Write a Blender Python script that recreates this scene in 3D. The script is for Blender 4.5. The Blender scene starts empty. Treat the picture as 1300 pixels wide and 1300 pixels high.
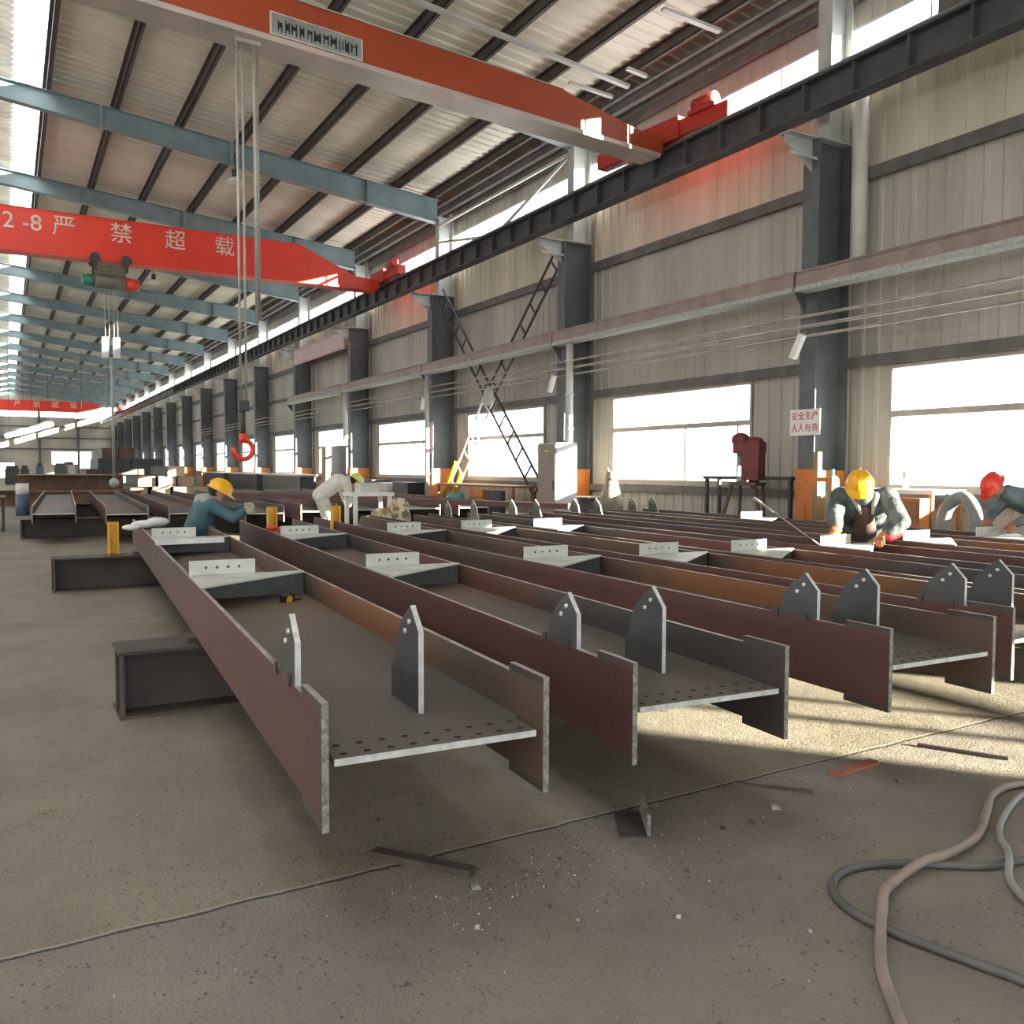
import bpy, bmesh, math, random
from mathutils import Vector, Matrix
random.seed(7)
S = bpy.context.scene
COL = S.collection
PI = math.pi
V = Vector

# ------------------------------------------------------------------ materials
def nodes(name):
    m = bpy.data.materials.new(name); m.use_nodes = True
    nt = m.node_tree; nt.nodes.clear()
    out = nt.nodes.new('ShaderNodeOutputMaterial')
    return m, nt, out

def mat(name, c1, c2=None, rough=.6, metal=0., scale=3., bump=0., bscale=None, spec=.5, detail=5, stretch=(1, 1, 1), c3=None, rvar=0., lo=.35, hi=.65):
    m, nt, out = nodes(name); N = nt.nodes; L = nt.links
    b = N.new('ShaderNodeBsdfPrincipled'); L.new(b.outputs[0], out.inputs[0])
    b.inputs['Roughness'].default_value = rough; b.inputs['Metallic'].default_value = metal
    b.inputs['Specular IOR Level'].default_value = spec
    c2 = c2 or tuple(x * .75 for x in c1)
    tc = N.new('ShaderNodeTexCoord'); mp = N.new('ShaderNodeMapping'); mp.inputs['Scale'].default_value = stretch
    L.new(tc.outputs['Object'], mp.inputs[0])
    no = N.new('ShaderNodeTexNoise'); no.inputs['Scale'].default_value = scale; no.inputs['Detail'].default_value = detail
    L.new(mp.outputs[0], no.inputs['Vector'])
    r = N.new('ShaderNodeValToRGB'); L.new(no.outputs['Fac'], r.inputs[0])
    r.color_ramp.elements[0].position = lo; r.color_ramp.elements[0].color = (*c2, 1)
    r.color_ramp.elements[1].position = hi; r.color_ramp.elements[1].color = (*c1, 1)
    col = r.outputs[0]
    if c3:
        n2 = N.new('ShaderNodeTexNoise'); n2.inputs['Scale'].default_value = scale * .45; n2.inputs['Detail'].default_value = 6
        L.new(mp.outputs[0], n2.inputs['Vector'])
        r2 = N.new('ShaderNodeValToRGB'); L.new(n2.outputs['Fac'], r2.inputs[0])
        r2.color_ramp.elements[0].position = .56; r2.color_ramp.elements[0].color = (0, 0, 0, 1)
        r2.color_ramp.elements[1].position = .66; r2.color_ramp.elements[1].color = (1, 1, 1, 1)
        mx = N.new('ShaderNodeMixRGB'); L.new(r2.outputs[0], mx.inputs[0]); L.new(col, mx.inputs[1]); mx.inputs[2].default_value = (*c3, 1)
        col = mx.outputs[0]
    L.new(col, b.inputs['Base Color'])
    if bump:
        nb = N.new('ShaderNodeTexNoise'); nb.inputs['Scale'].default_value = bscale or scale * 6; nb.inputs['Detail'].default_value = 4
        L.new(tc.outputs['Object'], nb.inputs['Vector'])
        bp = N.new('ShaderNodeBump'); bp.inputs['Strength'].default_value = bump; bp.inputs['Distance'].default_value = .02
        L.new(nb.outputs['Fac'], bp.inputs['Height']); L.new(bp.outputs[0], b.inputs['Normal'])
    return m

def glass_mat(name, tint=(.97, 1, .99), gl=.08):
    m, nt, out = nodes(name); N = nt.nodes; L = nt.links
    t = N.new('ShaderNodeBsdfTransparent'); t.inputs[0].default_value = (*tint, 1)
    g = N.new('ShaderNodeBsdfGlossy'); g.inputs['Roughness'].default_value = .05
    mx = N.new('ShaderNodeMixShader'); mx.inputs[0].default_value = gl
    L.new(t.outputs[0], mx.inputs[1]); L.new(g.outputs[0], mx.inputs[2]); L.new(mx.outputs[0], out.inputs[0])
    return m

def sheet_mat(name, col, trans, transl, dif):
    """fibreglass daylight sheet: part clear, part translucent, part opaque"""
    m, nt, out = nodes(name); N = nt.nodes; L = nt.links
    t = N.new('ShaderNodeBsdfTransparent'); t.inputs[0].default_value = (*col, 1)
    tl = N.new('ShaderNodeBsdfTranslucent'); tl.inputs[0].default_value = (*col, 1)
    d = N.new('ShaderNodeBsdfDiffuse')
    tc = N.new('ShaderNodeTexCoord'); no = N.new('ShaderNodeTexNoise'); no.inputs['Scale'].default_value = .8; no.inputs['Detail'].default_value = 5
    L.new(tc.outputs['Object'], no.inputs['Vector'])
    r = N.new('ShaderNodeValToRGB'); L.new(no.outputs['Fac'], r.inputs[0])
    r.color_ramp.elements[0].color = (*[x * .6 for x in col], 1); r.color_ramp.elements[1].color = (*col, 1)
    r.color_ramp.elements[0].position = .3; r.color_ramp.elements[1].position = .65
    L.new(r.outputs[0], d.inputs[0]); L.new(r.outputs[0], tl.inputs[0])
    m1 = N.new('ShaderNodeMixShader'); m1.inputs[0].default_value = transl / (transl + dif)
    L.new(d.outputs[0], m1.inputs[1]); L.new(tl.outputs[0], m1.inputs[2])
    m2 = N.new('ShaderNodeMixShader'); m2.inputs[0].default_value = trans
    L.new(m1.outputs[0], m2.inputs[1]); L.new(t.outputs[0], m2.inputs[2]); L.new(m2.outputs[0], out.inputs[0])
    return m

def emis(name, c, s):
    m, nt, out = nodes(name)
    e = nt.nodes.new('ShaderNodeEmission'); e.inputs[0].default_value = (*c, 1); e.inputs[1].default_value = s
    nt.links.new(e.outputs[0], out.inputs[0]); return m

def floor_mat():
    m, nt, out = nodes('concrete floor'); N = nt.nodes; L = nt.links
    b = N.new('ShaderNodeBsdfPrincipled'); L.new(b.outputs[0], out.inputs[0])
    tc = N.new('ShaderNodeTexCoord'); geo = N.new('ShaderNodeSeparateXYZ'); L.new(tc.outputs['Object'], geo.inputs[0])
    def noise(s, d=6, rough=.6):
        n = N.new('ShaderNodeTexNoise'); n.inputs['Scale'].default_value = s; n.inputs['Detail'].default_value = d; n.inputs['Roughness'].default_value = rough
        L.new(tc.outputs['Object'], n.inputs['Vector']); return n.outputs['Fac']
    def ramp(f, a, ca, bb, cb):
        r = N.new('ShaderNodeValToRGB'); L.new(f, r.inputs[0]); r.color_ramp.elements[0].position = a; r.color_ramp.elements[0].color = (*ca, 1)
        r.color_ramp.elements[1].position = bb; r.color_ramp.elements[1].color = (*cb, 1); return r.outputs[0]
    def mix(f, a, bcol, mode='MIX'):
        x = N.new('ShaderNodeMixRGB'); x.blend_type = mode
        if isinstance(f, float): x.inputs[0].default_value = f
        else: L.new(f, x.inputs[0])
        for i, q in ((1, a), (2, bcol)):
            if isinstance(q, tuple): x.inputs[i].default_value = (*q, 1)
            else: L.new(q, x.inputs[i])
        return x.outputs[0]
    def math_(op, a, bb=None):
        x = N.new('ShaderNodeMath'); x.operation = op
        for i, q in ((0, a), (1, bb)):
            if q is None: continue
            if isinstance(q, (int, float)): x.inputs[i].default_value = q
            else: L.new(q, x.inputs[i])
        return x.outputs[0]
    base = ramp(noise(.9), .3, (.175, .156, .124), .7, (.27, .238, .186))
    # the slab on the camera's side of the joint is a greyer, more mauve pour
    wob = math_('MULTIPLY', math_('SUBTRACT', noise(5., 5), .5), .05)
    yy = math_('ADD', geo.outputs[1], wob)
    near = math_('LESS_THAN', yy, 3.0)
    nearc = ramp(noise(1.1), .3, (.180, .160, .138), .7, (.26, .232, .200))
    c = mix(near, base, nearc)
    grime = ramp(noise(2.6, 8, .7), .5, (0, 0, 0), .72, (1, 1, 1))
    c = mix(math_('MULTIPLY', grime, .28), c, (.085, .077, .064))
    # coarse gravelly speckle, dark grit and pale chips
    v = N.new('ShaderNodeTexVoronoi'); v.inputs['Scale'].default_value = 26; L.new(tc.outputs['Object'], v.inputs['Vector'])
    pit = math_('MULTIPLY', math_('LESS_THAN', v.outputs['Distance'], .16), math_('GREATER_THAN', noise(1.7, 3), .50))
    c = mix(math_('MULTIPLY', pit, .75), c, (.05, .046, .04))
    sp = ramp(noise(95., 2), .60, (0, 0, 0), .70, (1, 1, 1))
    c = mix(math_('MULTIPLY', sp, .30), c, (.30, .27, .22))
    sd = ramp(noise(60., 3), .28, (1, 1, 1), .40, (0, 0, 0))
    c = mix(math_('MULTIPLY', sd, .45), c, (.055, .05, .042))
    mu = N.new('ShaderNodeTexMusgrave') if False else N.new('ShaderNodeTexVoronoi'); mu.feature = 'DISTANCE_TO_EDGE'; mu.inputs['Scale'].default_value = 3.1
    wv = N.new('ShaderNodeMixRGB'); wv.inputs[0].default_value = .22; L.new(tc.outputs['Object'], wv.inputs[1])
    wn = N.new('ShaderNodeTexNoise'); wn.inputs['Scale'].default_value = 4; wn.inputs['Detail'].default_value = 6; L.new(tc.outputs['Object'], wn.inputs['Vector']); L.new(wn.outputs['Color'], wv.inputs[2])
    L.new(wv.outputs[0], mu.inputs['Vector'])
    crack = math_('MULTIPLY', math_('LESS_THAN', mu.outputs['Distance'], .0035), math_('GREATER_THAN', noise(6., 3), .60))
    c = mix(math_('MULTIPLY', crack, .7), c, (.04, .036, .032))
    fl = N.new('ShaderNodeTexVoronoi'); fl.inputs['Scale'].default_value = 55; L.new(tc.outputs['Object'], fl.inputs['Vector'])
    c = mix(math_('MULTIPLY', math_('MULTIPLY', math_('LESS_THAN', fl.outputs['Distance'], .17), math_('GREATER_THAN', noise(3.3, 4), .52)), .6), c, (.05, .046, .04))
    # joint
    dist = math_('ABSOLUTE', math_('SUBTRACT', yy, 3.0))
    jl = math_('LESS_THAN', dist, .009)
    jd = math_('LESS_THAN', math_('ABSOLUTE', math_('SUBTRACT', yy, 2.985)), .008)
    c = mix(jl, c, (.30, .275, .225)); c = mix(jd, c, (.05, .045, .04))
    L.new(c, b.inputs['Base Color'])
    rr = ramp(noise(1.5), .3, (.55,) * 3, .7, (.85,) * 3); L.new(rr, b.inputs['Roughness'])
    b.inputs['Specular IOR Level'].default_value = .35
    h = math_('ADD', math_('MULTIPLY', noise(70., 5), .6), math_('MULTIPLY', noise(9., 6), .8))
    h = math_('SUBTRACT', h, math_('MULTIPLY', pit, .5))
    h = math_('SUBTRACT', h, math_('MULTIPLY', jd, 1.2))
    bp = N.new('ShaderNodeBump'); bp.inputs['Strength'].default_value = .8; bp.inputs['Distance'].default_value = .012
    L.new(h, bp.inputs['Height']); L.new(bp.outputs[0], b.inputs['Normal'])
    return m

M = {}
M['floor'] = floor_mat()
M['wall'] = mat('grey wall sheet', (.46, .44, .385), (.35, .335, .295), .55, .1, .7, stretch=(1, 1.5, .18))
M['wallup'] = mat('cream wall sheet', (.60, .55, .45), (.46, .42, .34), .6, 0, .8, stretch=(1, 1.5, .2))
M['roof'] = mat('roof sheet', (.80, .755, .64), (.64, .605, .515), .5, .1, .5, stretch=(.3, 1.5, 1))
M['sky1'] = sheet_mat('clear roof sheet', (.95, .97, 1), .55, .35, .1)
M['sky2'] = sheet_mat('yellowed roof sheet', (.90, .88, .80), .0, .05, .95)
M['frp'] = sheet_mat('daylight wall sheet', (.97, .98, 1), .7, .25, .05)
M['glass'] = glass_mat('window glass')
M['frame'] = mat('window frame', (.42, .38, .34), (.33, .29, .26), .5)
M['girt'] = mat('girt paint', (.13, .125, .12), (.085, .08, .075), .6)
M['col'] = mat('blue grey column paint', (.112, .124, .128), (.078, .088, .092), .5, 0, 2.5)
M['colup'] = mat('pale column paint', (.46, .48, .47), (.37, .39, .38), .5)
M['rafter'] = mat('blue grey rafter paint', (.235, .315, .335), (.175, .245, .262), .5, 0, 1.5)
M['purlin'] = mat('dark purlin paint', (.085, .07, .06), (.055, .045, .04), .6)
M['runway'] = mat('dark runway paint', (.075, .08, .085), (.05, .05, .052), .5)
M['railsteel'] = mat('worn rail', (.35, .34, .33), None, .35, .8)
M['red'] = mat('crane red', (.80, .052, .026), (.72, .045, .022), .38, 0, 1.2, spec=.5)
M['redo'] = mat('crane orange red', (.37, .060, .019), (.31, .05, .016), .42, 0, 1.)
M['flangesheen'] = mat('painted flange sheen', (.62, .50, .44), (.45, .40, .37), .3, .1, 1.5)  # reflection on the red crane's underside, put into the flange colour
M['redtruck'] = mat('end truck red', (.50, .032, .02), (.42, .028, .018), .4)
M['letter'] = mat('pale letter paint', (.75, .68, .58), (.6, .5, .42), .6)
M['plate'] = mat('maker plate', (.42, .44, .43), (.3, .31, .31), .35, .4)
M['black'] = mat('black', (.02, .02, .02), (.012, .012, .012), .5)
M['dark'] = mat('dark grey', (.06, .06, .062), (.04, .04, .042), .55)
M['rope'] = mat('wire rope', (.45, .44, .40), None, .5, .3)
M['green'] = mat('motor green', (.03, .22, .14), None, .4)
M['olive'] = mat('hoist olive', (.16, .16, .11), None, .5)
M['white'] = mat('white paint', (.80, .80, .77), (.7, .7, .67), .5)
M['grey'] = mat('light grey paint', (.5, .51, .49), (.42, .43, .41), .5)
M['orange'] = mat('orange paint', (.62, .20, .035), (.48, .14, .03), .5, 0, 4)
M['yellow'] = mat('yellow paint', (.80, .46, .03), (.66, .36, .02), .45, 0, 5)
M['rustA'] = mat('rust primer', (.115, .047, .040), (.074, .036, .033), .62, .0, 1.1, .15, 40, c3=(.082, .052, .046), stretch=(1, .35, 1))
M['rustB'] = mat('brown rust', (.125, .075, .05), (.085, .06, .047), .65, 0, 1.2, .2, 40, c3=(.20, .085, .035), stretch=(1, .9, 1))
M['rustC'] = mat('dark mill steel', (.085, .065, .06), (.055, .048, .047), .55, .1, 1.4, .15, 40, c3=(.13, .06, .045), stretch=(1, .4, 1))
M['brown'] = mat('light brown rust', (.24, .14, .085), (.17, .10, .065), .7)
M['web'] = mat('mill scale web', (.125, .114, .10), (.085, .075, .066), .5, .15, 1.3, .12, 50, c3=(.155, .11, .075), stretch=(1, .4, 1))
M['edge'] = mat('flame cut edge', (.36, .36, .34), (.15, .15, .145), .55, .25, 40, .9, 60)
M['topedge'] = mat('rubbed flange edge', (.42, .39, .36), (.22, .20, .185), .45, .2, 9)
M['fin'] = mat('blue grey plate', (.10, .105, .108), (.068, .07, .073), .45, .25, 3)
M['finedge'] = mat('bright cut edge', (.62, .64, .63), (.45, .47, .46), .5, .1, 30)
M['lug'] = mat('pale zinc plate', (.56, .57, .53), (.45, .465, .43), .5, .05, 5)
M['zinc'] = mat('zinc bolt', (.8, .8, .78), None, .3, .4)
M['sleeper'] = mat('dark rusty sleeper', (.06, .05, .042), (.035, .03, .027), .6, .0, 2, c3=(.10, .062, .035))
M['tray'] = mat('cable tray', (.30, .235, .21), (.22, .165, .15), .5)
M['traylip'] = mat('tray lip', (.44, .46, .43), (.3, .32, .3), .5, 0, 20)
M['pipe'] = mat('conduit', (.30, .28, .26), (.2, .185, .17), .4, .3)
M['pipew'] = mat('white riser', (.62, .61, .56), (.52, .5, .46), .5)
M['wood'] = mat('brown wood', (.36, .175, .075), (.25, .115, .05), .6, 0, 3, stretch=(1, 6, 1))
M['rustred'] = mat('dark red paint', (.16, .028, .025), (.09, .018, .018), .55)
M['canvas'] = mat('tan canvas', (.42, .36, .27), (.26, .22, .17), .8, 0, 9, .5, 12)
M['camo'] = mat('camouflage cloth', (.62, .55, .40), (.20, .19, .11), .85, 0, 9, .6, 10, c3=(.45, .26, .14), lo=.45, hi=.5)
M['pink'] = mat('faded pink', (.62, .36, .38), (.5, .27, .3), .6)
M['pinkin'] = mat('pale pink', (.66, .50, .50), (.58, .42, .43), .6)
M['redtxt'] = mat('red letters', (.55, .09, .07), None, .6)
M['teal'] = mat('teal cylinder', (.10, .45, .42), None, .5)
M['tan2'] = mat('putty paint', (.27, .228, .185), (.22, .185, .15), .5)
M['tan'] = mat('tan post', (.30, .24, .13), None, .6)
M['skin'] = mat('skin', (.52, .29, .20), (.46, .25, .17), .55)
M['hair'] = mat('black hair', (.015, .013, .012), None, .7)
M['eye'] = mat('dark eye', (.02, .015, .012), None, .3)
M['lip'] = mat('lip', (.33, .13, .11), None, .5)
M['helY'] = mat('yellow helmet', (.86, .46, .015), (.8, .4, .01), .3)
M['helR'] = mat('red helmet', (.75, .06, .03), (.66, .04, .025), .3)
M['helG'] = mat('lime helmet', (.75, .82, .18), None, .35)
M['jackA'] = mat('teal grey jacket', (.135, .175, .18), (.04, .055, .058), .75, 0, 7, .9, 16)
M['apron'] = mat('brown leather apron', (.09, .06, .055), None, .6)
M['jackB'] = mat('slate blue jacket', (.17, .24, .27), (.09, .12, .145), .75, 0, 4, .5, 12)
M['jackC'] = mat('blue work jacket', (.07, .15, .18), (.045, .10, .13), .75, 0, 4, .5, 12)
M['collar'] = mat('grey hood', (.36, .37, .33), None, .85)
M['jackD'] = mat('white overalls', (.70, .69, .64), (.55, .53, .48), .8, 0, 8, .4, 14)
M['trous'] = mat('dark trousers', (.03, .03, .034), None, .8)
M['redcloth'] = mat('red cloth', (.65, .05, .06), None, .8)
M['glove'] = mat('leather glove', (.42, .17, .09), (.33, .125, .07), .7, 0, 12)
M['gloveB'] = mat('brown glove', (.36, .16, .10), (.28, .115, .075), .7, 0, 12)
M['gloveC'] = mat('grey cotton glove', (.38, .36, .31), None, .85)
M['hosep'] = mat('dusty pink hose', (.31, .24, .205), (.23, .185, .16), .6, 0, 8)
M['hosed'] = mat('dark rubber hose', (.125, .126, .123), (.09, .09, .088), .55, 0, 8)
M['hoseg'] = mat('grey hose', (.30, .31, .30), (.22, .23, .23), .5, 0, 8)
M['scrap'] = mat('scrap steel', (.12, .105, .095), (.07, .06, .055), .5, .3, 8)
M['chip'] = mat('bright chip', (.55, .54, .52), (.3, .3, .3), .4, .4, 20)
M['redscrap'] = mat('red primer scrap', (.33, .13, .085), (.22, .085, .06), .6)
M['blueplastic'] = mat('blue plastic', (.10, .16, .24), None, .5)
M['tarp'] = mat('white plastic', (.80, .80, .80), None, .5)
M['endlit'] = mat('sun-lightened ends', (.62, .46, .34), (.5, .36, .26), .7)  # pale colour stands for sun falling on the beam ends
M['lampon'] = emis('lit lamp tube', (1, 1, .92), 14)

# ------------------------------------------------------------------ mesh helpers
def obj(name, bm, mats, parent=None, smooth=False):
    if not isinstance(mats, (list, tuple)): mats = [mats]
    bmesh.ops.recalc_face_normals(bm, faces=bm.faces)
    me = bpy.data.meshes.new(name); bm.to_mesh(me); bm.free()
    for m in mats: me.materials.append(M[m] if isinstance(m, str) else m)
    if smooth:
        for p in me.polygons: p.use_smooth = True
    o = bpy.data.objects.new(name, me); COL.objects.link(o)
    if parent: o.parent = parent
    return o

def tag(o, label, cat, group=None):
    o['label'] = label; o['category'] = cat
    if group: o['group'] = group
    return o

def thing(name, label, cat, loc=(0, 0, 0), rz=0., group=None):
    o = bpy.data.objects.new(name, None); COL.objects.link(o)
    o.empty_display_size = .1; o.location = loc; o.rotation_euler = (0, 0, rz)
    return tag(o, label, cat, group)

def struct(name, bm, mats, parent=None, smooth=False):
    o = obj(name, bm, mats, parent, smooth)
    if not parent: o['kind'] = 'structure'
    return o

def BM(): return bmesh.new()

def face(bm, pts, mi=0):
    f = bm.faces.new([bm.verts.new(p) for p in pts]); f.material_index = mi; return f

def box(bm, x0, x1, y0, y1, z0, z1, mi=0, T=None):
    P = [V((x, y, z)) for z in (z0, z1) for y in (y0, y1) for x in (x0, x1)]
    if T: P = [T @ p for p in P]
    v = [bm.verts.new(p) for p in P]; fs = []
    for q in ((0, 2, 3, 1), (4, 5, 7, 6), (0, 1, 5, 4), (2, 6, 7, 3), (0, 4, 6, 2), (1, 3, 7, 5)):
        f = bm.faces.new([v[i] for i in q]); f.material_index = mi; fs.append(f)
    return fs      # bottom, top, -y, +y, -x, +x

def prism(bm, pts, a, b, axis, mi=0, T=None):
    """polygon pts in the two remaining axes (in x,y,z order) extruded along axis from a to b"""
    def mk(p, t):
        q = {'x': (t, p[0], p[1]), 'y': (p[0], t, p[1]), 'z': (p[0], p[1], t)}[axis]
        q = V(q); return bm.verts.new(T @ q if T else q)
    A = [mk(p, a) for p in pts]; B = [mk(p, b) for p in pts]; n = len(pts); fs = []
    for f in (A[::-1], B): q = bm.faces.new(f); q.material_index = mi; fs.append(q)
    for i in range(n):
        q = bm.faces.new((A[i], A[(i + 1) % n], B[(i + 1) % n], B[i])); q.material_index = mi; fs.append(q)
    return fs

def frame_of(d):
    d = d.normalized(); up = V((0, 0, 1)) if abs(d.z) < .95 else V((1, 0, 0))
    a = d.cross(up).normalized(); return a, a.cross(d).normalized()

def cyl(bm, p0, p1, r0, r1=None, n=12, mi=0, caps=True):
    p0, p1 = V(p0), V(p1); r1 = r0 if r1 is None else r1
    a, b = frame_of(p1 - p0); A, B = [], []
    for i in range(n):
        t = 2 * PI * i / n; w = a * math.cos(t) + b * math.sin(t)
        A.append(bm.verts.new(p0 + w * r0)); B.append(bm.verts.new(p1 + w * r1))
    for i in range(n):
        f = bm.faces.new((A[i], A[(i + 1) % n], B[(i + 1) % n], B[i])); f.material_index = mi; f.smooth = True
    if caps:
        for q in (A[::-1], B): f = bm.faces.new(q); f.material_index = mi

def tube(bm, pts, r, n=10, mi=0):
    pts = [V(p) for p in pts]; rings = []
    prev = None
    for i, p in enumerate(pts):
        d = (pts[min(i + 1, len(pts) - 1)] - pts[max(i - 1, 0)]).normalized()
        if prev is None: a, b = frame_of(d)
        else:
            a = (prev - d * prev.dot(d)).normalized(); b = a.cross(d)
        prev = a
        rings.append([bm.verts.new(p + (a * math.cos(2 * PI * k / n) + b * math.sin(2 * PI * k / n)) * r) for k in range(n)])
    for A, B in zip(rings, rings[1:]):
        for k in range(n):
            f = bm.faces.new((A[k], A[(k + 1) % n], B[(k + 1) % n], B[k])); f.material_index = mi; f.smooth = True
    for q in (rings[0][::-1], rings[-1]): bm.faces.new(q).material_index = mi

def spline(P, sub=10):
    P = [V(p) for p in P]; out = []
    Q = [P[0] * 2 - P[1]] + P + [P[-1] * 2 - P[-2]]
    for i in range(1, len(Q) - 2):
        for s in range(sub):
            t = s / sub; a, b, c, d = Q[i - 1], Q[i], Q[i + 1], Q[i + 2]
            out.append(.5 * (2 * b + (c - a) * t + (2 * a - 5 * b + 4 * c - d) * t * t + (3 * b - a - 3 * c + d) * t ** 3))
    out.append(P[-1]); return out

def ball(bm, c, r, n=12, m=8, sc=(1, 1, 1), R=None, mi=0):
    c = V(c); rows = []
    for j in range(1, m):
        ph = PI * j / m; row = []
        for i in range(n):
            t = 2 * PI * i / n; p = V((math.sin(ph) * math.cos(t) * sc[0], math.sin(ph) * math.sin(t) * sc[1], math.cos(ph) * sc[2])) * r
            row.append(bm.verts.new(c + (R @ p if R else p)))
        rows.append(row)
    top = V((0, 0, r * sc[2])); bot = -top
    t_ = bm.verts.new(c + (R @ top if R else top)); b_ = bm.verts.new(c + (R @ bot if R else bot))
    for i in range(n):
        f = bm.faces.new((t_, rows[0][i], rows[0][(i + 1) % n])); f.smooth = True; f.material_index = mi
        f = bm.faces.new((b_, rows[-1][(i + 1) % n], rows[-1][i])); f.smooth = True; f.material_index = mi
    for A, B in zip(rows, rows[1:]):
        for i in range(n):
            f = bm.faces.new((A[i], B[i], B[(i + 1) % n], A[(i + 1) % n])); f.smooth = True; f.material_index = mi

def holed_plate(bm, x0, x1, y0, y1, z0, z1, nx, ny, holes, r, T=None, mi=0, mih=0, mio=None):
    mio = mih if mio is None else mio
    """flat plate in x,y with round holes through cells (i,j)"""
    dx, dy = (x1 - x0) / nx, (y1 - y0) / ny
    def vv(x, y, z):
        p = V((x, y, z)); return bm.verts.new(T @ p if T else p)
    for i in range(nx):
        for j in range(ny):
            a, b, c, d = x0 + i * dx, x0 + (i + 1) * dx, y0 + j * dy, y0 + (j + 1) * dy
            if (i, j) not in holes:
                for z in (z0, z1):
                    f = bm.faces.new([vv(*p) for p in ((a, c, z), (b, c, z), (b, d, z), (a, d, z))]); f.material_index = mi
                continue
            cx, cy = (a + b) / 2, (c + d) / 2
            O = [(b, cy), (b, d), (cx, d), (a, d), (a, cy), (a, c), (cx, c), (b, c)]
            I = [(cx + r * math.cos(k * PI / 4), cy + r * math.sin(k * PI / 4)) for k in range(8)]
            for z in (z0, z1):
                for k in range(8):
                    l = (k + 1) % 8
                    f = bm.faces.new([vv(*p, z) for p in (O[k], O[l], I[l], I[k])]); f.material_index = mi
            for k in range(8):
                l = (k + 1) % 8
                f = bm.faces.new([vv(*I[k], z0), vv(*I[l], z0), vv(*I[l], z1), vv(*I[k], z1)]); f.material_index = mih
    for P in (((x0, y0), (x1, y0)), ((x1, y0), (x1, y1)), ((x1, y1), (x0, y1)), ((x0, y1), (x0, y0))):
        f = bm.faces.new([vv(*P[0], z0), vv(*P[1], z0), vv(*P[1], z1), vv(*P[0], z1)]); f.material_index = mio
    bmesh.ops.remove_doubles(bm, verts=bm.verts, dist=1e-5)

def text_obj(name, s, size, m, parent, loc, rot, depth=.004):
    c = bpy.data.curves.new(name, 'FONT'); c.body = s; c.size = size; c.align_x = 'CENTER'; c.align_y = 'CENTER'; c.extrude = depth
    t = bpy.data.objects.new(name, c); COL.objects.link(t)
    dg = bpy.context.evaluated_depsgraph_get()
    me = bpy.data.meshes.new_from_object(t.evaluated_get(dg)); me.name = name
    bpy.data.objects.remove(t); bpy.data.curves.remove(c)
    me.materials.clear(); me.materials.append(M[m])
    o = bpy.data.objects.new(name, me); COL.objects.link(o); o.parent = parent; o.location = loc; o.rotation_euler = rot
    return o

ORD = ['first', 'second', 'third', 'fourth', 'fifth', 'sixth', 'seventh', 'eighth', 'ninth', 'tenth', 'eleventh', 'twelfth', 'thirteenth', 'fourteenth', 'fifteenth', 'sixteenth', 'seventeenth']

# ------------------------------------------------------------------ the hall
XW, XL, YB, YF = 12.6, -15.0, -20.0, 131.0
RIDGE = -1.2
def colY(k): return 10.2 + 7.55 * k
def rafz(x): return 9.97 + .095 * (11.6 - (x if x > RIDGE else 2 * RIDGE - x))
def roofz(x): return rafz(x) + .24

bm = BM(); box(bm, XL, XW, YB, YF, -.25, 0); struct('floor', bm, 'floor')

def profile(y, period=.30, d=.022):
    t = (y / period) % 1.0
    if t < .62: return 0.
    if t < .70: return d * (t - .62) / .08
    if t < .92: return d
    return d * (1 - (t - .92) / .08)

def ysamples(y0, y1, period, extra=()):
    ys = {round(y0, 4), round(y1, 4)} | {round(e, 4) for e in extra if y0 < e < y1}
    n0 = math.floor(y0 / period)
    for i in range(n0, math.ceil(y1 / period) + 1):
        for t in (0, .62, .70, .92):
            y = (i + t) * period
            if y0 < y < y1: ys.add(round(y, 4))
    return sorted(ys)

def win_span(k): return (-8.56, -4.9) if k == -3 else (colY(k) + 2.1, colY(k) + 6.62)  # one unseen window, resized with thicker mullions to shape the floor sun patch
WINK = range(-4, 16)
def ribbed_wall(bm, X, sgn, cells, wins, y0, y1):
    ex = [e for w in wins for e in w] + [0, 8.6]
    ys = ysamples(y0, y1, .30, ex)
    for a, b in zip(ys, ys[1:]):
        mid = (a + b) / 2; inw = any(w[0] < mid < w[1] for w in wins)
        for z0, z1, mi, hole in cells:
            if hole == 'w' and inw: continue
            if hole == 'c' and not 0 < mid < 8.6: continue
            xa, xb = X - sgn * profile(a), X - sgn * profile(b)
            face(bm, [(xa, a, z0), (xb, b, z0), (xb, b, z1), (xa, a, z1)], mi)
bm = BM()
wins = [win_span(k) for k in WINK]
ribbed_wall(bm, XW, 1, [(0, 1.2, 0, ''), (1.2, 3.2, 0, 'w'), (3.2, 6.42, 0, ''), (6.42, 7.86, 1, ''), (8.93, 10.12, 0, ''), (7.86, 8.93, 2, 'c')], wins, YB, YF)
wall_r = struct('wall_right', bm, ['wall', 'wallup', 'girt'])
bm = BM()
for z0, z1 in ((0, 1.2), (3.2, 8.0), (8.9, 10.12)): face(bm, [(XL, YB, z0), (XL, YF, z0), (XL, YF, z1), (XL, YB, z1)])
prev = YB
for w in wins:
    face(bm, [(XL, prev, 1.2), (XL, w[0], 1.2), (XL, w[0], 3.2), (XL, prev, 3.2)]); prev = w[1]
face(bm, [(XL, prev, 1.2), (XL, YF, 1.2), (XL, YF, 3.2), (XL, prev, 3.2)])
struct('wall_left', bm, 'wall')

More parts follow.
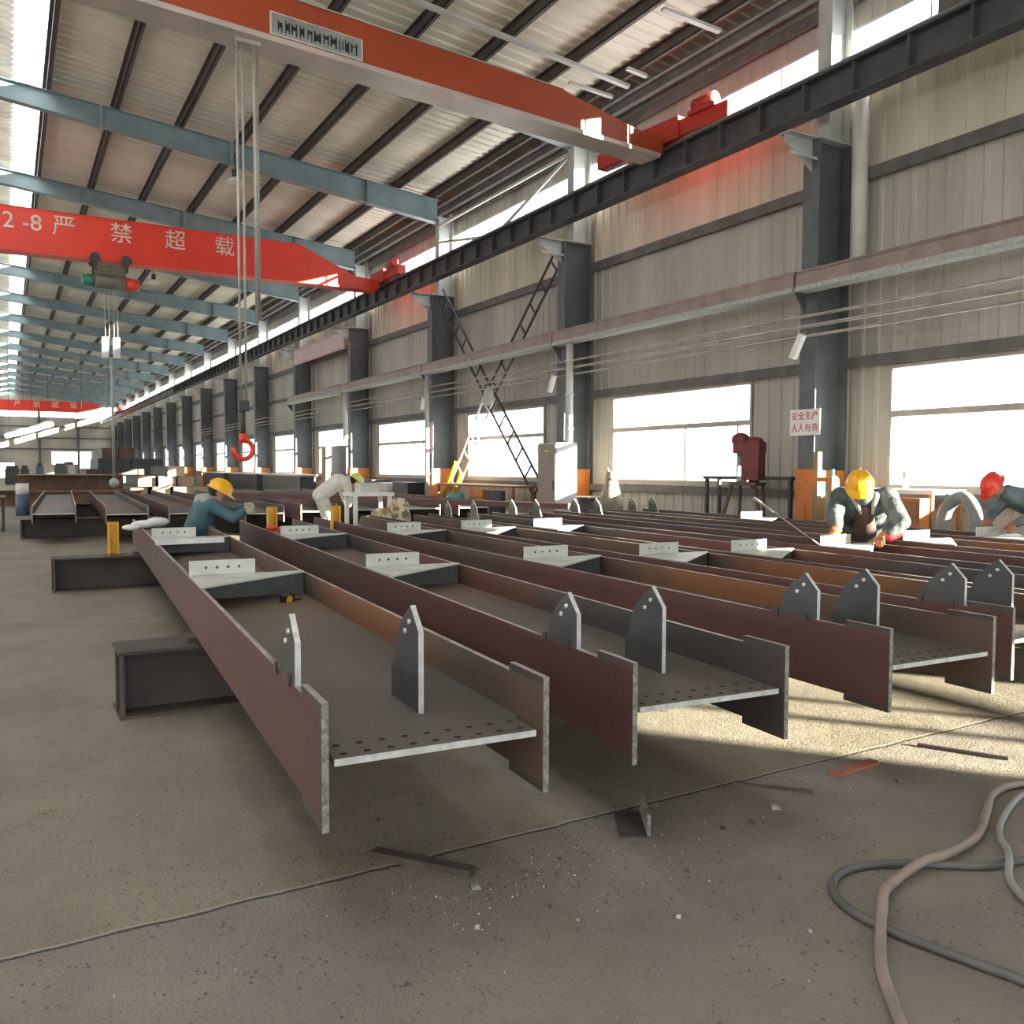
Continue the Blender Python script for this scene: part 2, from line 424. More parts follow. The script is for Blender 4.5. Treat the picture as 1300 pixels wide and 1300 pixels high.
# end walls: far gable with a window, a lit doorway and a daylight band; the near one with an unseen opening added for front light
def gable(name, Y, holes, mats):
    bm = BM(); xs = sorted({XL, RIDGE, XW} | {h[0] for h in holes} | {h[1] for h in holes})
    for a, b in zip(xs, xs[1:]):
        hs = sorted([h for h in holes if h[0] <= a and h[1] >= b], key=lambda h: h[2]); z = 0.
        for h in hs:
            if h[2] > z: face(bm, [(a, Y, z), (b, Y, z), (b, Y, h[2]), (a, Y, h[2])])
            z = h[3]
        face(bm, [(a, Y, z), (b, Y, z), (b, Y, roofz(b)), (a, Y, roofz(a))])
    return struct(name, bm, mats)
gable('wall_far', YF, [(5.1, 9.95, 1.75, 3.55), (-.9, .8, 0, 1.95), (XL, XW, 8.05, 8.98)], 'wall')
gable('wall_back', YB, [(-6.5, 5.5, 0, 5.6), (XL, XW, 8.05, 8.95)], 'wall')
bm = BM(); face(bm, [(XL, YF, 8.05), (XW, YF, 8.05), (XW, YF, 8.98), (XL, YF, 8.98)])
struct('window_30', bm, 'frp')
bm = BM()
for x0, x1 in ((5.1, 5.16), (7.5, 7.56), (9.89, 9.95)): box(bm, x0, x1, YF - .06, YF + .02, 1.75, 3.55)
for z in (1.75, 3.49): box(bm, 5.16, 9.89, YF - .06, YF + .02, z, z + .06)
w = struct('window_31', bm, 'frame')
bm = BM(); face(bm, [(5.16, YF, 1.8), (9.89, YF, 1.8), (9.89, YF, 3.5), (5.16, YF, 3.5)]); struct('pane', bm, 'glass', w)
bm = BM()
box(bm, -.98, -.9, YF - .1, YF + .05, 0, 2.03); box(bm, .8, .88, YF - .1, YF + .05, 0, 2.03); box(bm, -.9, .8, YF - .1, YF + .05, 1.95, 2.03)
struct('door_1', bm, 'frame')
bm = BM()
for z in (3.75, 5.2, 6.7): box(bm, XL, XW, YF - .16, YF - .02, z, z + .16)
for x in (-1.2, 3.6, 8.2): box(bm, x, x + .3, YF - .34, YF - .02, 0, 9.7)
struct('trim_1', bm, 'col')

# roof: ribbed sheets on the right slope, a run of daylight sheets by the ridge, plain left slope
bm = BM(); ys = ysamples(YB, YF, .33)
for a, b in zip(ys, ys[1:]):
    pa, pb = profile(a, .33, .03), profile(b, .33, .03)
    for x0, x1, mi in ((1.07, XW + .15, 0),):
        face(bm, [(x0, a, roofz(x0) - pa), (x1, a, roofz(x1) - pa), (x1, b, roofz(x1) - pb), (x0, b, roofz(x0) - pb)], mi)
face(bm, [(XL, YB, roofz(XL)), (-3.5, YB, roofz(-3.5)), (-3.5, YF, roofz(-3.5)), (XL, YF, roofz(XL))], 0)
struct('ceiling', bm, 'roof')
bm = BM()
for a, b in zip(ys, ys[1:]):
    pa, pb = profile(a, .33, .03), profile(b, .33, .03)
    for x0, x1, mi in ((.35, 1.07, 0), (RIDGE, .35, 1), (-2.7, RIDGE, 1), (-3.5, -2.7, 0)):
        face(bm, [(x0, a, roofz(x0) - pa), (x1, a, roofz(x1) - pa), (x1, b, roofz(x1) - pb), (x0, b, roofz(x0) - pb)], mi)
struct('window_32', bm, ['sky1', 'sky2'])

# windows on the right wall: a steel frame with transom, sliding mullions and panes
for n, k in enumerate(WINK):
    a, b = win_span(k); z0, z1, zt = 1.2, 3.2, 2.36
    bm = BM(); X0, X1 = XW - .05, XW + .05
    for y in (a, b - .06): box(bm, X0, X1, y, y + .06, z0, z1)
    for z in (z0, z1 - .05): box(bm, X0, X1, a + .06, b - .06, z, z + .05)
    box(bm, X0, X1, a + .06, b - .06, zt, zt + .10)
    box(bm, XW - .10, XW - .05, a - .05, b + .05, z0 - .07, z0)
    w = struct('window_%d' % (n + 1), bm, 'frame')
    bm = BM(); mid = (a + b) / 2
    for y, q in (((a + .36, .05), (mid - .35, .05)) if k != -3 else ((-7.44, .13), (-6.72, .11))): box(bm, XW - .03, XW, y, y + q, z0 + .05, zt if k != -3 else z1)
    struct('mullion', bm, 'grey', w)
    for c0, c1, e0, e1 in ((a + .06, b - .06, zt + .1, z1 - .05), (a + .06, mid, z0 + .05, zt), (mid, b - .06, z0 + .05, zt)):
        bm = BM(); box(bm, XW + .005, XW + .013, c0, c1, e0, e1); struct('pane', bm, 'glass', w)
# clerestory glazing with slim bars
bm = BM()
for y in [q for q in [YB + 1.51 * i for i in range(int((YF - YB) / 1.51))] if not -.1 < q < 8.6]: box(bm, XW - .02, XW + .02, y, y + .03, 7.86, 8.93)
for z in (7.84, 8.91): box(bm, XW - .03, XW + .03, YB, YF, z, z + .05)
w = struct('window_33', bm, 'grey')
bm = BM(); [face(bm, [(XW, a, 7.9), (XW, b, 7.9), (XW, b, 8.9), (XW, a, 8.9)]) for a, b in ((YB, 0), (8.6, YF))]; struct('pane', bm, 'frp', w)
# girts
for n, (z, h) in enumerate(((6.34, .16), (3.27, .13), (4.95, .12), (9.35, .18), (1.02, .10))):
    bm = BM()
    if z == 4.95: box(bm, XW - .16, XW - .025, colY(4), YF, z, z + h)
    else: box(bm, XW - .16, XW - .025, YB, YF, z, z + h); box(bm, XW - .16, XW - .145, YB, YF, z - .05, z)
    struct('trim_%d' % (n + 2), bm, 'girt')

# ------------------------------------------------------------------ columns, rafters, purlins, runway
def column(k):
    Y = colY(k)
    t = thing('steel_column', 'blue-grey steel column with orange foot on the right wall, %s from the camera' % ORD[k], 'column', (12.1, Y, 0), 0, 'columns of the right wall')
    bm = BM()
    box(bm, -.42, -.40, -.17, .17, 0, 6.95); box(bm, .33, .35, -.17, .17, 0, 6.95); box(bm, -.40, .33, -.008, .008, 0, 6.95)
    obj('shaft', bm, 'col', t)
    bm = BM()
    box(bm, -.16, -.14, -.14, .14, 6.97, 9.35); box(bm, .33, .35, -.14, .14, 6.97, 9.6); box(bm, -.14, .33, -.007, .007, 6.97, 9.45); box(bm, -.44, .36, -.18, .18, 6.95, 6.97)
    obj('upper_shaft', bm, 'colup', t)
    bm = BM()
    prism(bm, [(-.42, 6.45), (-.42, 6.95), (-1.05, 6.95), (-1.05, 6.83)], -.012, .012, 'y'); box(bm, -1.08, -.42, -.13, .13, 6.95, 6.97)
    box(bm, -1.05, -.43, -.13, -.11, 6.60, 6.64)
    obj('bracket', bm, 'colup', t)
    bm = BM()
    box(bm, -.445, -.425, -.20, .20, 0, 1.5); box(bm, -.425, .33, -.20, -.185, 0, 1.48); box(bm, -.425, .33, .185, .20, 0, 1.48)
    obj('foot_guard', bm, 'orange', t)
    return t
for k in range(0, 16): column(k)

def rafter(k):
    Y = colY(k)
    t = thing('roof_rafter', 'blue-grey roof rafter over the hall, %s one seen counting away from the camera' % ORD[k - 1], 'rafter', (0, Y, 0), 0, 'roof rafters')
    def dep(x): x = x if x > RIDGE else 2 * RIDGE - x; return .70 - .02 * (11.94 - x)
    bm = BM(); xs = [11.94, 8, 4, 0, RIDGE]
    prism(bm, [(x, rafz(x) - .02) for x in xs] + [(x, rafz(x) - dep(x)) for x in xs[::-1]], -.006, .006, 'y')
    prism(bm, [(x, rafz(x)) for x in xs] + [(x, rafz(x) - .016) for x in xs[::-1]], -.13, .13, 'y')
    prism(bm, [(x, rafz(x) - dep(x)) for x in xs] + [(x, rafz(x) - dep(x) - .016) for x in xs[::-1]], -.13, .13, 'y')
    obj('web_and_flanges', bm, 'rafter', t)
    for x in (9.6, 5.6, 2.3):
        bm = BM(); box(bm, x - .035, x + .035, -.12, .12, rafz(x) - dep(x) - .03, rafz(x)); obj('splice_plate', bm, 'rafter', t)
    bm = BM(); xl = [RIDGE, -6, XL + .3]
    prism(bm, [(x, rafz(x)) for x in xl] + [(x, rafz(x) - dep(x)) for x in xl[::-1]], -.10, .10, 'y'); obj('left_half', bm, 'rafter', t)
for k in range(1, 16): rafter(k)

PX = [11.75, 10.55, 9.0, 7.45, 5.85, 4.25, 2.65, 1.07, -.5]
for i, x in enumerate(PX):
    bm = BM(); z = rafz(x)
    box(bm, x - .01, x + .01, YB + .1, YF - .1, z, z + .21); box(bm, x - .01, x + .09, YB + .1, YF - .1, z, z + .012); box(bm, x - .09, x + .01, YB + .1, YF - .1, z + .198, z + .21)
    tag(obj('roof_purlin', bm, 'purlin'), 'dark purlin running the length of the roof, %s in from the right eave' % ORD[i], 'purlin', 'roof purlins')
# eave strut and upper vee brace of the bay with the cross bracing
bm = BM(); box(bm, 12.2, 12.34, YB + .1, YF - .1, 9.62, 9.80); box(bm, 12.05, 12.45, YB + .1, YF - .1, 9.80, 9.83)
tag(obj('eave_strut', bm, 'girt'), 'long dark eave strut along the top of the right wall', 'strut')
t = thing('vee_brace', 'thin grey V-shaped brace above the crane runway, between second and third columns', 'brace', (11.95, 0, 0))
y1, y2 = colY(1), colY(2)
for a, b in (((0, y1 + .16, 9.05), (0, (y1 + y2) / 2, 8.0)), ((0, y2 - .16, 8.6), (0, (y1 + y2) / 2, 8.0)), ((0, y1 + .16, 9.12), (0, y2 - .16, 9.12))):
    bm = BM(); cyl(bm, a, b, .045, n=8); obj('brace_tube', bm, 'grey', t)

t = thing('runway_girder', 'long dark crane runway girder with a rail on brackets along the right wall', 'girder', (11.3, 0, 0))
bm = BM()
box(bm, -.16, .16, YB + .2, YF - .2, 7.66, 7.70); box(bm, -.14, .14, YB + .2, YF - .2, 7.17, 7.20); box(bm, -.008, .008, YB + .2, YF - .2, 7.20, 7.66)
obj('web_and_flanges', bm, 'runway', t)
bm = BM(); box(bm, -.04, .04, YB + .2, YF - .2, 7.70, 7.80); obj('rail', bm, 'railsteel', t)
for i in range(70):
    y = 6.2 + .94 * i
    bm = BM(); box(bm, -.13, .0, y - .02, y + .02, 7.2, 7.66); obj('stiffener', bm, 'runway', t)

# cross bracing with battens in the bay between columns 2 and 3 (upper half dark, one lower arm coloured white for sunlight)
def lattice(P, Q, name, label, mats, w=.42):
    t = thing(name, label, 'brace', (11.95, 0, 0)); P, Q = V((0, *P)), V((0, *Q)); d = (Q - P).normalized(); nrm = V((0, -d.z, d.y))
    Ln = (Q - P).length
    for s in (-.5, .5):
        bm = BM(); a = P + nrm * w * s; b = Q + nrm * w * s
        cyl(bm, a, b, .035, n=6); obj('chord', bm, mats[0], t)
    n = int(Ln / .62)
    for i in range(n):
        c = P + d * (i + .6) * Ln / (n + .2)
        bm = BM(); cyl(bm, c - nrm * w * .5, c + nrm * w * .5, .028, n=6); obj('batten', bm, mats[1], t)
    return t
C0 = ((y1 + y2) / 2 + .3, 3.55)
lattice((y1 + .45, 6.85), C0, 'lattice_brace', 'dark upper brace arm leaning from the second column down to the bracing centre', ('dark', 'dark'))
lattice((y2 - .25, 6.95), C0, 'lattice_brace', 'dark upper brace arm leaning from the third column down to the bracing centre', ('dark', 'dark'))
lattice((y2 - .55, .205), C0, 'lattice_brace', 'ladder-like pale lower brace arm standing in front of the third bay window, left of centre', ('white', 'white'), .5)  # white chords stand for sunlight on this arm; the other arms stay dark
lattice((y1 + .75, .205), C0, 'lattice_brace', 'ladder-like dark lower brace arm slanting down behind the grey electrical cabinet', ('dark', 'dark'), .5)
bm = BM(); prism(bm, [(C0[0] + .32 * math.cos(a), C0[1] + .30 * math.sin(a)) for a in [i * PI / 4 + .39 for i in range(8)]], 11.90, 11.93, 'x')
tag(obj('gusset_plate', bm, 'grey'), 'grey octagonal gusset plate where the four brace arms meet above the window', 'plate')
# painted foot of the lower left arm
t = thing('hazard_sleeve', 'orange-painted foot of the ladder-like brace beside the third column', 'sleeve', (11.85, 0, 0))
d = V((0, C0[0] - (y2 - .55), C0[1] - .205)).normalized(); nrm = V((0, -d.z, d.y)); P = V((0, y2 - .55, .205))
for s in (-.5, .5):
    bm = BM(); cyl(bm, P + nrm * .5 * s + d * .1, P + nrm * .5 * s + d * 1.75, .055, n=8); obj('sleeve_tube', bm, 'yellow', t)

# roof tie bars near the first crane
def bar(a, b, w, h, name, label, m, cat='bar', grp=None):
    a, b = V(a), V(b); d = b - a; L_ = d.length
    t = Matrix.Translation(a) @ d.to_track_quat('Y', 'Z').to_matrix().to_4x4()
    bm = BM(); box(bm, -w / 2, w / 2, 0, L_, -h / 2, h / 2, T=t)
    return tag(obj(name, bm, m), label, cat, grp)
bar((5.5, 15.6, rafz(5.5) - .038), (12.0, 15.6, rafz(12.0) - .038), .12, .07, 'tie_bar', 'long pale tie bar hung under the roof sheets beyond the front crane', 'grey')
bar((10.7, 12.9, rafz(10.7) - .038), (12.02, 12.78, rafz(12.02) - .038), .12, .06, 'tie_bar', 'short pale tie bar under the eave at upper right, nearest the camera', 'grey')
bar((11.5, 15.0, rafz(11.5) - .038), (12.03, 15.0, rafz(12.03) - .038), .10, .06, 'tie_bar', 'short pale tie bar under the eave right beside the crane end truck', 'grey')
bar((10.9, 16.3, rafz(10.9) - .038), (12.02, 16.2, rafz(12.02) - .038), .10, .06, 'tie_bar', 'short pale tie bar just above the end of the front crane girder', 'grey')

# ------------------------------------------------------------------ overhead cranes
def crane(loc, rz, label, m, H, wbox, taper, text=None, plate=False):
    t = thing('overhead_crane', label, 'crane', loc, rz, 'overhead travelling cranes')
    zb = 7.52; zt = zb + H
    bm = BM(); x0, x1 = -24.0, -.2
    prof = [(x1, zb + .06), (x1, zb + .36), (-taper * .35, zb + .40), (-taper, zt), (x0 + taper, zt), (x0 + .2, zb + .36), (x0 + .2, zb + .06)]
    prism(bm, prof, -wbox / 2, wbox / 2, 'y')
    obj('box_girder', bm, m, t)
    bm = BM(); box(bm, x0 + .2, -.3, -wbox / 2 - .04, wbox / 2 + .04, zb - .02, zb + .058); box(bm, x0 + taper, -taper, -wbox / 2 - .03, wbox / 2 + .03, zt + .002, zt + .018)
    obj('girder_flange', bm, 'flangesheen' if H < 1 else m, t)
    for xs in (0.0, x0):
        bm = BM(); box(bm, xs - .14, xs + .14, -1.75, 1.75, 7.84, 8.14); box(bm, xs - .18, xs + .18, -.6, .6, 7.80, 8.22)
        et = obj('end_truck', bm, 'redtruck', t)
        for y in (-1.45, 1.45):
            bm = BM(); cyl(bm, (xs - .05, y, 7.946), (xs + .05, y, 7.946), .145, n=20); obj('wheel', bm, 'railsteel', et)
        bm = BM(); cyl(bm, (xs - .1, -.95, 8.28), (xs - .1, -1.45, 8.28), .13, n=14); box(bm, xs - .2, xs + .1, -1.5, -.85, 8.12, 8.2); obj('drive_motor', bm, 'redtruck', et)
    return t, zb, zt
c1, zb1, zt1 = crane((11.3, 13.6, 0), math.atan(.1), 'orange-red overhead crane with a silver plate, nearest the camera', 'redo', .66, .46, 2.7)
t = c1
bm = BM(); box(bm, -8.02, -6.62, -.262, -.235, 7.60, 7.90); pl = obj('maker_plate', bm, 'plate', t)
bm = BM()
for z in (7.595, 7.893): box(bm, -8.03, -6.61, -.275, -.235, z, z + .014)
for x in (-8.03, -6.624): box(bm, x, x + .014, -.275, -.235, 7.609, 7.893)
obj('plate_rim', bm, 'letter', pl)
bm = BM(); rr = random.Random(3); x = -7.92
while x < -6.78:
    w = rr.uniform(.05, .11)
    for q in range(3):
        if q == 1: box(bm, x, x + w, -.268, -.262, 7.66 + rr.uniform(0, .1), 7.70 + rr.uniform(.06, .1))
        else: box(bm, x + q * w * .38, x + q * w * .38 + w * .22, -.268, -.262, 7.65 + rr.uniform(0, .03), 7.79 + rr.uniform(0, .05))
    x += w + rr.uniform(.02, .05)
obj('plate_marks', bm, 'black', pl)
c2, zb2, zt2 = crane((11.3, 28.4, 0), 0, 'bright red overhead crane with large white characters, second from the camera', 'red', 1.2, .5, 2.9)
for s, x in (('2', -11.13), ('-8', -10.55), ('严', -9.75), ('禁', -8.25), ('超', -6.75), ('载', -5.3)):
    text_obj('painted_character', s, .62, 'letter', c2, (x, -.256, 8.32), (PI / 2, 0, 0))
c3, zb3, zt3 = crane((11.3, 108, 0), 0, 'small-looking red overhead crane far away by the end wall', 'red', 1.1, .5, 2.9)
for s, x in (('严', -10.2), ('禁', -8.4), ('超', -6.6), ('载', -4.8)):
    text_obj('painted_character', s, .7, 'letter', c3, (x, -.256, 8.2), (PI / 2, 0, 0))

# hoist of the second crane
t = thing('rope_hoist', 'green, olive and red rope hoist hanging under the second crane', 'hoist', (2.75, 28.4, 0))
bm = BM(); cyl(bm, (-.42, 0, 6.95), (.42, 0, 6.95), .21, n=18); box(bm, -.42, .42, -.05, .05, 7.1, 7.42); obj('drum', bm, 'olive', t)
bm = BM(); cyl(bm, (-.43, 0, 6.95), (-.75, 0, 6.95), .19, .13, n=16); obj('gearbox', bm, 'green', t)
bm = BM(); cyl(bm, (.43, 0, 6.93), (.80, 0, 6.93), .20, .16, n=16); obj('motor', bm, 'red', t)
for x in (-.42, .42):
    for y in (-.3, .3):
        bm = BM(); cyl(bm, (x - .0, y - .04, 7.55), (x, y + .04, 7.55), .15, n=16); box(bm, x - .04, x + .04, y - .03, y + .03, 7.2, 7.45); obj('trolley_wheel', bm, 'dark', t)
for x in (-.16, -.05, .08, .18):
    bm = BM(); cyl(bm, (x, 0, 5.3), (x, 0, 6.78), .012, n=6); obj('rope', bm, 'rope', t)
for x in (-.17, .14):
    bm = BM(); box(bm, x - .09, x + .09, -.1, .1, 4.72, 5.32); obj('block_plate', bm, 'white', t)
bm = BM(); cyl(bm, (0, 0, 1.15), (0, 0, 4.75), .045, n=8); obj('sling', bm, 'rope', t)
bm = BM(); ball(bm, (0, 0, 1.02), .14); obj('hook_ball', bm, 'grey', t)

# ropes and hook of the first crane
t = thing('crane_hook', 'red hook hanging on long pale ropes from the front crane', 'hook', (2.93, 12.7, 0))
for x, r_ in ((-.03, .018), (.05, .018), (.22, .030), (.26, .012)):
    bm = BM(); cyl(bm, (x, 0, 2.35 if x < .2 else 3.6), (x, 0, 7.5), r_, n=8); obj('rope', bm, 'rope', t)
bm = BM(); box(bm, -.05, .30, -.05, .05, 7.44, 7.4995); obj('rope_anchor', bm, 'flangesheen', t)
bm = BM(); cyl(bm, (0, 0, 1.95), (0, 0, 2.4), .035, n=10); box(bm, -.06, .08, -.05, .05, 2.3, 2.45); obj('shank', bm, 'dark', t)
bm = BM(); tube(bm, [(.135 * math.sin(a) * 1.0, 0, 1.75 + .135 * math.cos(a)) for a in [math.radians(d) for d in range(0, 300, 15)]], .036, 10)
cyl(bm, (0, 0, 1.84), (0, 0, 1.98), .06, n=12); obj('hook', bm, 'red', t)

def pendant(x, y, z, label):
    t = thing('pendant_lamp', label, 'lamp', (x, y, 0), 0, 'high bay lamps'); zr = rafz(x) - .5
    bm = BM(); cyl(bm, (0, 0, z + .35), (0, 0, zr + .1), .02, n=8); obj('stem', bm, 'dark', t)
    bm = BM(); cyl(bm, (0, 0, z + .12), (0, 0, z + .36), .09, n=12); obj('housing', bm, 'dark', t)
    bm = BM(); cyl(bm, (0, 0, z), (0, 0, z + .14), .27, .10, n=20); obj('shade', bm, 'white', t)
pendant(5.62, 24.95, 9.35, 'white-shaded high bay lamp under the first rafter seen')
pendant(5.55, 39.9, 9.3, 'white-shaded high bay lamp hanging below the second crane, far one')

# tray, conduits, risers on the right wall
for i, (a, b) in enumerate(((-6, 10.2), (10.2, 17.6), (17.6, 25.2), (25.2, 32.8), (32.8, 40.4))):
    t = thing('cable_tray', 'length of reddish grey cable tray on the right wall, %s from the camera' % ORD[i], 'cable tray', (11.45, 0, 0), 0, 'cable tray lengths')
    bm = BM(); box(bm, -.12, .16, a + .03, b - .03, 4.50, 4.70); cyl(bm, (-.06, a + .03, 4.73), (-.06, b - .03, 4.73), .045, n=8); obj('tray_body', bm, 'tray', t)
    bm = BM(); box(bm, -.15, .14, a + .03, b - .03, 4.42, 4.498)
    for q in range(int((b - a) / .22)):
        box(bm, -.16, -.15, a + .1 + q * .22, a + .2 + q * .22, 4.425, 4.495)
    obj('tray_lip', bm, 'traylip', t)
    bm = BM(); prism(bm, [(.14, 4.42), (-.12, 4.42), (.14, 4.08)], b - .02, b + .0, 'y'); obj('bracket', bm, 'dark', t)
for i, z in enumerate((4.05, 3.88, 3.72)):
    bm = BM(); cyl(bm, (11.58, -6, z), (11.58, 66, z - .02), (.022, .026, .02)[i], n=8)
    tag(obj('conduit_pipe', bm, 'pipe'), ('uppermost', 'middle', 'lowest')[i] + ' of the three thin conduits below the cable tray', 'pipe', 'wall conduits')
for i, (y, z0, lab) in enumerate(((17.0, 2.1, 'pale riser pipe rising from the electrical cabinet to the cable tray'), (25.0, .2, 'grey riser pipe beside the third column'), (32.6, 2.6, 'pale riser pipe on the fourth column'))):
    bm = BM(); cyl(bm, (11.44, y, z0), (11.44, y, 4.41), (.085, .07, .10)[i], n=12); 
    for q in range(3): cyl(bm, (11.44, y, z0 + .3 + q * .8), (11.44, y, z0 + .34 + q * .8), .105, n=12)
    tag(obj('riser_pipe', bm, 'pipew' if i != 1 else 'grey', None), lab, 'pipe')
bm = BM(); cyl(bm, (12.35, 9.78, 4.8), (12.35, 9.78, 7.7), .13, n=14); cyl(bm, (12.35, 9.78, 7.7), (12.5, 9.78, 8.2), .13, n=14)
tag(obj('downpipe', bm, 'pipew'), 'short pale downpipe on the wall right of the first column', 'pipe')
for i, (k, lab) in enumerate(((0, 'white slanted floodlight on the first column above the red and white sign'), (1, 'white slanted floodlight on the second column beside the riser pipe'), (2, 'white slanted floodlight on the third column'))):
    y = colY(k); t = thing('floodlight', lab, 'lamp', (11.45, y, 0), 0, 'column floodlights')
    bm = BM(); cyl(bm, (.2, 0, 3.8), (0, -.02, 3.72), .025, n=8); obj('arm', bm, 'pipe', t)
    bm = BM(); T = Matrix.Translation((-.02, 0, 3.54)) @ Matrix.Rotation(math.radians(28), 4, 'X'); box(bm, -.05, .05, -.05, .05, -.21, .21, T=T); obj('lamp_head', bm, 'white', t)

# signs
t = thing('wall_sign', 'white sign with two rows of red characters on the first column', 'sign', (11.672, 10.22, 2.29))
bm = BM(); box(bm, -.012, 0, -.32, .32, -.22, .22); obj('sign_board', bm, 'white', t)
text_obj('sign_text', '安全生产', .145, 'redtxt', t, (-.016, 0, .10), (PI / 2, 0, -PI / 2), .003)
text_obj('sign_text', '人人有责', .145, 'redtxt', t, (-.016, 0, -.10), (PI / 2, 0, -PI / 2), .003)
t = thing('pink_banner', 'long faded pink banner high on the wall between the fourth and fifth columns', 'banner', (11.60, 36.62, 6.55))
bm = BM(); box(bm, -.02, .02, -3.5, 3.5, -.36, .36); obj('banner_border', bm, 'pink', t)
bm = BM(); box(bm, -.026, -.021, -3.42, 3.42, -.28, .28); obj('banner_face', bm, 'pinkin', t)
for y in (-2.6, 2.6):
    bm = BM(); box(bm, .021, .84, y - .02, y + .02, -.18, -.14); obj('strap', bm, 'dark', t)
for k, z, lab in ((2, 1.95, 'pale notice board on the third column beside the window'),):
    bm = BM(); box(bm, 11.66, 11.678, colY(k) - .28, colY(k) + .30, 1.95, 2.95); tag(obj('notice_board', bm, 'pinkin'), lab, 'board')

exec_people = True
# ------------------------------------------------------------------ the welded H-beams
W, TF = .748, .022
ZB, Z0, Z1, ZT = .375, .405, .738, .767       # tab bottom, flange bottom, flange top, tab top
WZ0, WZ1 = .568, .59
def edge_faces(fs, idx, mi):
    for i in idx: fs[i].material_index = mi
def beam(x0, ang, y0, L, dz, label, side, inner, fins=None, plates=(), near=True, group='welded H-beams', farfins=False, tabs=True, detail=True):
    t = thing('steel_beam', label, 'beam', (x0 + math.sin(ang) * y0, y0 * math.cos(ang), dz), -ang, group)
    for lx, m in ((-TF, side), (W - TF, inner)):
        bm = BM(); fs = box(bm, lx, lx + TF, 0, L, Z0, Z1); edge_faces(fs, (1,), 2); edge_faces(fs, (2, 3), 1)
        fl = obj('flange', bm, [m, 'edge', 'topedge'], t)
        if tabs:
            for z0, z1 in ((Z1 + .0005, ZT), (ZB, Z0 - .0005)):
                bm = BM(); fs = box(bm, lx, lx + TF, 0, .26, z0, z1); edge_faces(fs, (1,), 2); edge_faces(fs, (2,), 1)
                obj('end_tab', bm, ['rustC', 'edge', 'topedge'], fl)
    bm = BM(); wy = .012
    if detail:
        holed_plate(bm, .02, W - TF - .02, wy, wy + .17, WZ0, WZ1, 9, 2, {(i, j) for i in range(9) for j in range(2)}, .0125, mi=0, mih=2, mio=1)
        fs = box(bm, .002, W - TF - .002, wy + .17, L, WZ0, WZ1)
    else:
        fs = box(bm, .002, W - TF - .002, wy, L, WZ0, WZ1); edge_faces(fs, (2,), 1)
    obj('web', bm, ['web', 'finedge', 'dark'], t)
    def fin(lx, yf, zb, s=1):
        P = [(0, zb), (0, .885), (.085 * s, .968), (.165 * s, .912), (.235 * s, .842), (.265 * s, .74), (.30 * s, max(zb, .70)), (.30 * s, zb)]
        if zb > .7: P = P[:-2] + [(.268 * s, zb)]
        bm = BM(); fs = prism(bm, [(yf + p[0], p[1]) for p in P], lx, lx + .02, 'x')
        for f in fs[2:]: f.material_index = 1
        q = obj('lug_plate', bm, ['fin', 'finedge'], t)
        if detail:
            for dy, z in ((.09 * s, .908), (.135 * s, .868)):
                bm = BM(); cyl(bm, (lx - .007, yf + dy, z), (lx + .027, yf + dy, z), .0095, n=8); obj('bolt', bm, 'zinc', q)
    if fins:
        fin(-TF + .001, fins, Z1 + .001); fin(.414, fins, WZ1 + .001)
        for lx, z in ((-TF - .012, .70), (-TF - .010, .70)):
            bm = BM(); box(bm, lx, -TF - .001, fins + .262 if lx == -TF - .012 else fins + .06, (fins + .262 if lx == -TF - .012 else fins + .06) + .03, .725, .765); obj('weld_stop', bm, 'rustC', t)
    if farfins:
        fin(.10, L - .4, WZ1 + .001, -1); fin(.56, L - .4, WZ1 + .001, -1)
    for yp in plates:
        bm = BM(); box(bm, .001, W - TF - .001, yp - .006, yp + .006, WZ1 + .001, Z1 + .002); obj('stiffener', bm, 'fin', t)
        bm = BM(); prism(bm, [(-TF, yp + .01), (-TF, yp - .60), (.0, yp - .60), (W - TF - .002, yp - .03), (W - TF - .002, yp + .01)], Z1 + .003, Z1 + .013, 'z'); obj('gusset', bm, 'lug', t)
        bm = BM(); T = Matrix.Translation((0, yp + .01, 0)) @ Matrix.Rotation(PI / 2, 4, 'X')
        holed_plate(bm, -TF, .40, Z1 + .014, .848, 0, .012, 6, 1, {(i, 0) for i in (1, 2, 3, 4)}, .011, T=T, mi=0, mih=0)
        obj('bolt_plate', bm, ['lug'], t)
    return t
BEAMS = []
def lbl(s): return 'rust-brown welded H-beam of the front row, ' + s
beam(.645, .066, 2.474, 10.6, .034, lbl('leftmost, with a tape measure on it'), 'rustA', 'rustB', .355, (3.50, 6.9))
beam(1.832, .083, 2.572, 10.2, 0, lbl('second from the left'), 'rustA', 'rustC', .43, (3.63, 7.05))
beam(3.384, .053, 2.546, 10.5, 0, lbl('third from the left'), 'rustA', 'rustB', .44, (3.60, 7.05))
beam(4.543, .036, 2.62, 10.5, 0, lbl('fourth from the left'), 'rustA', 'rustB', .28, (3.31, 7.0))
beam(5.465, .044, 2.62, 10.5, 0, lbl('fifth from the left'), 'rustC', 'rustC', None, (3.19, 6.9), farfins=True)
beam(6.72, .040, 2.62, 10.5, 0, lbl('sixth from the left, where the yellow-helmeted welder bends'), 'rustC', 'rustA', None, (3.23,), farfins=True)
beam(7.99, .040, 2.62, 10.5, 0, lbl('seventh from the left'), 'rustC', 'rustB', None, (3.22,), farfins=True)
beam(9.26, .040, 2.62, 10.5, 0, lbl('eighth from the left, where the red-helmeted worker leans'), 'rustC', 'rustB', None, (3.20, 7.0), farfins=True)

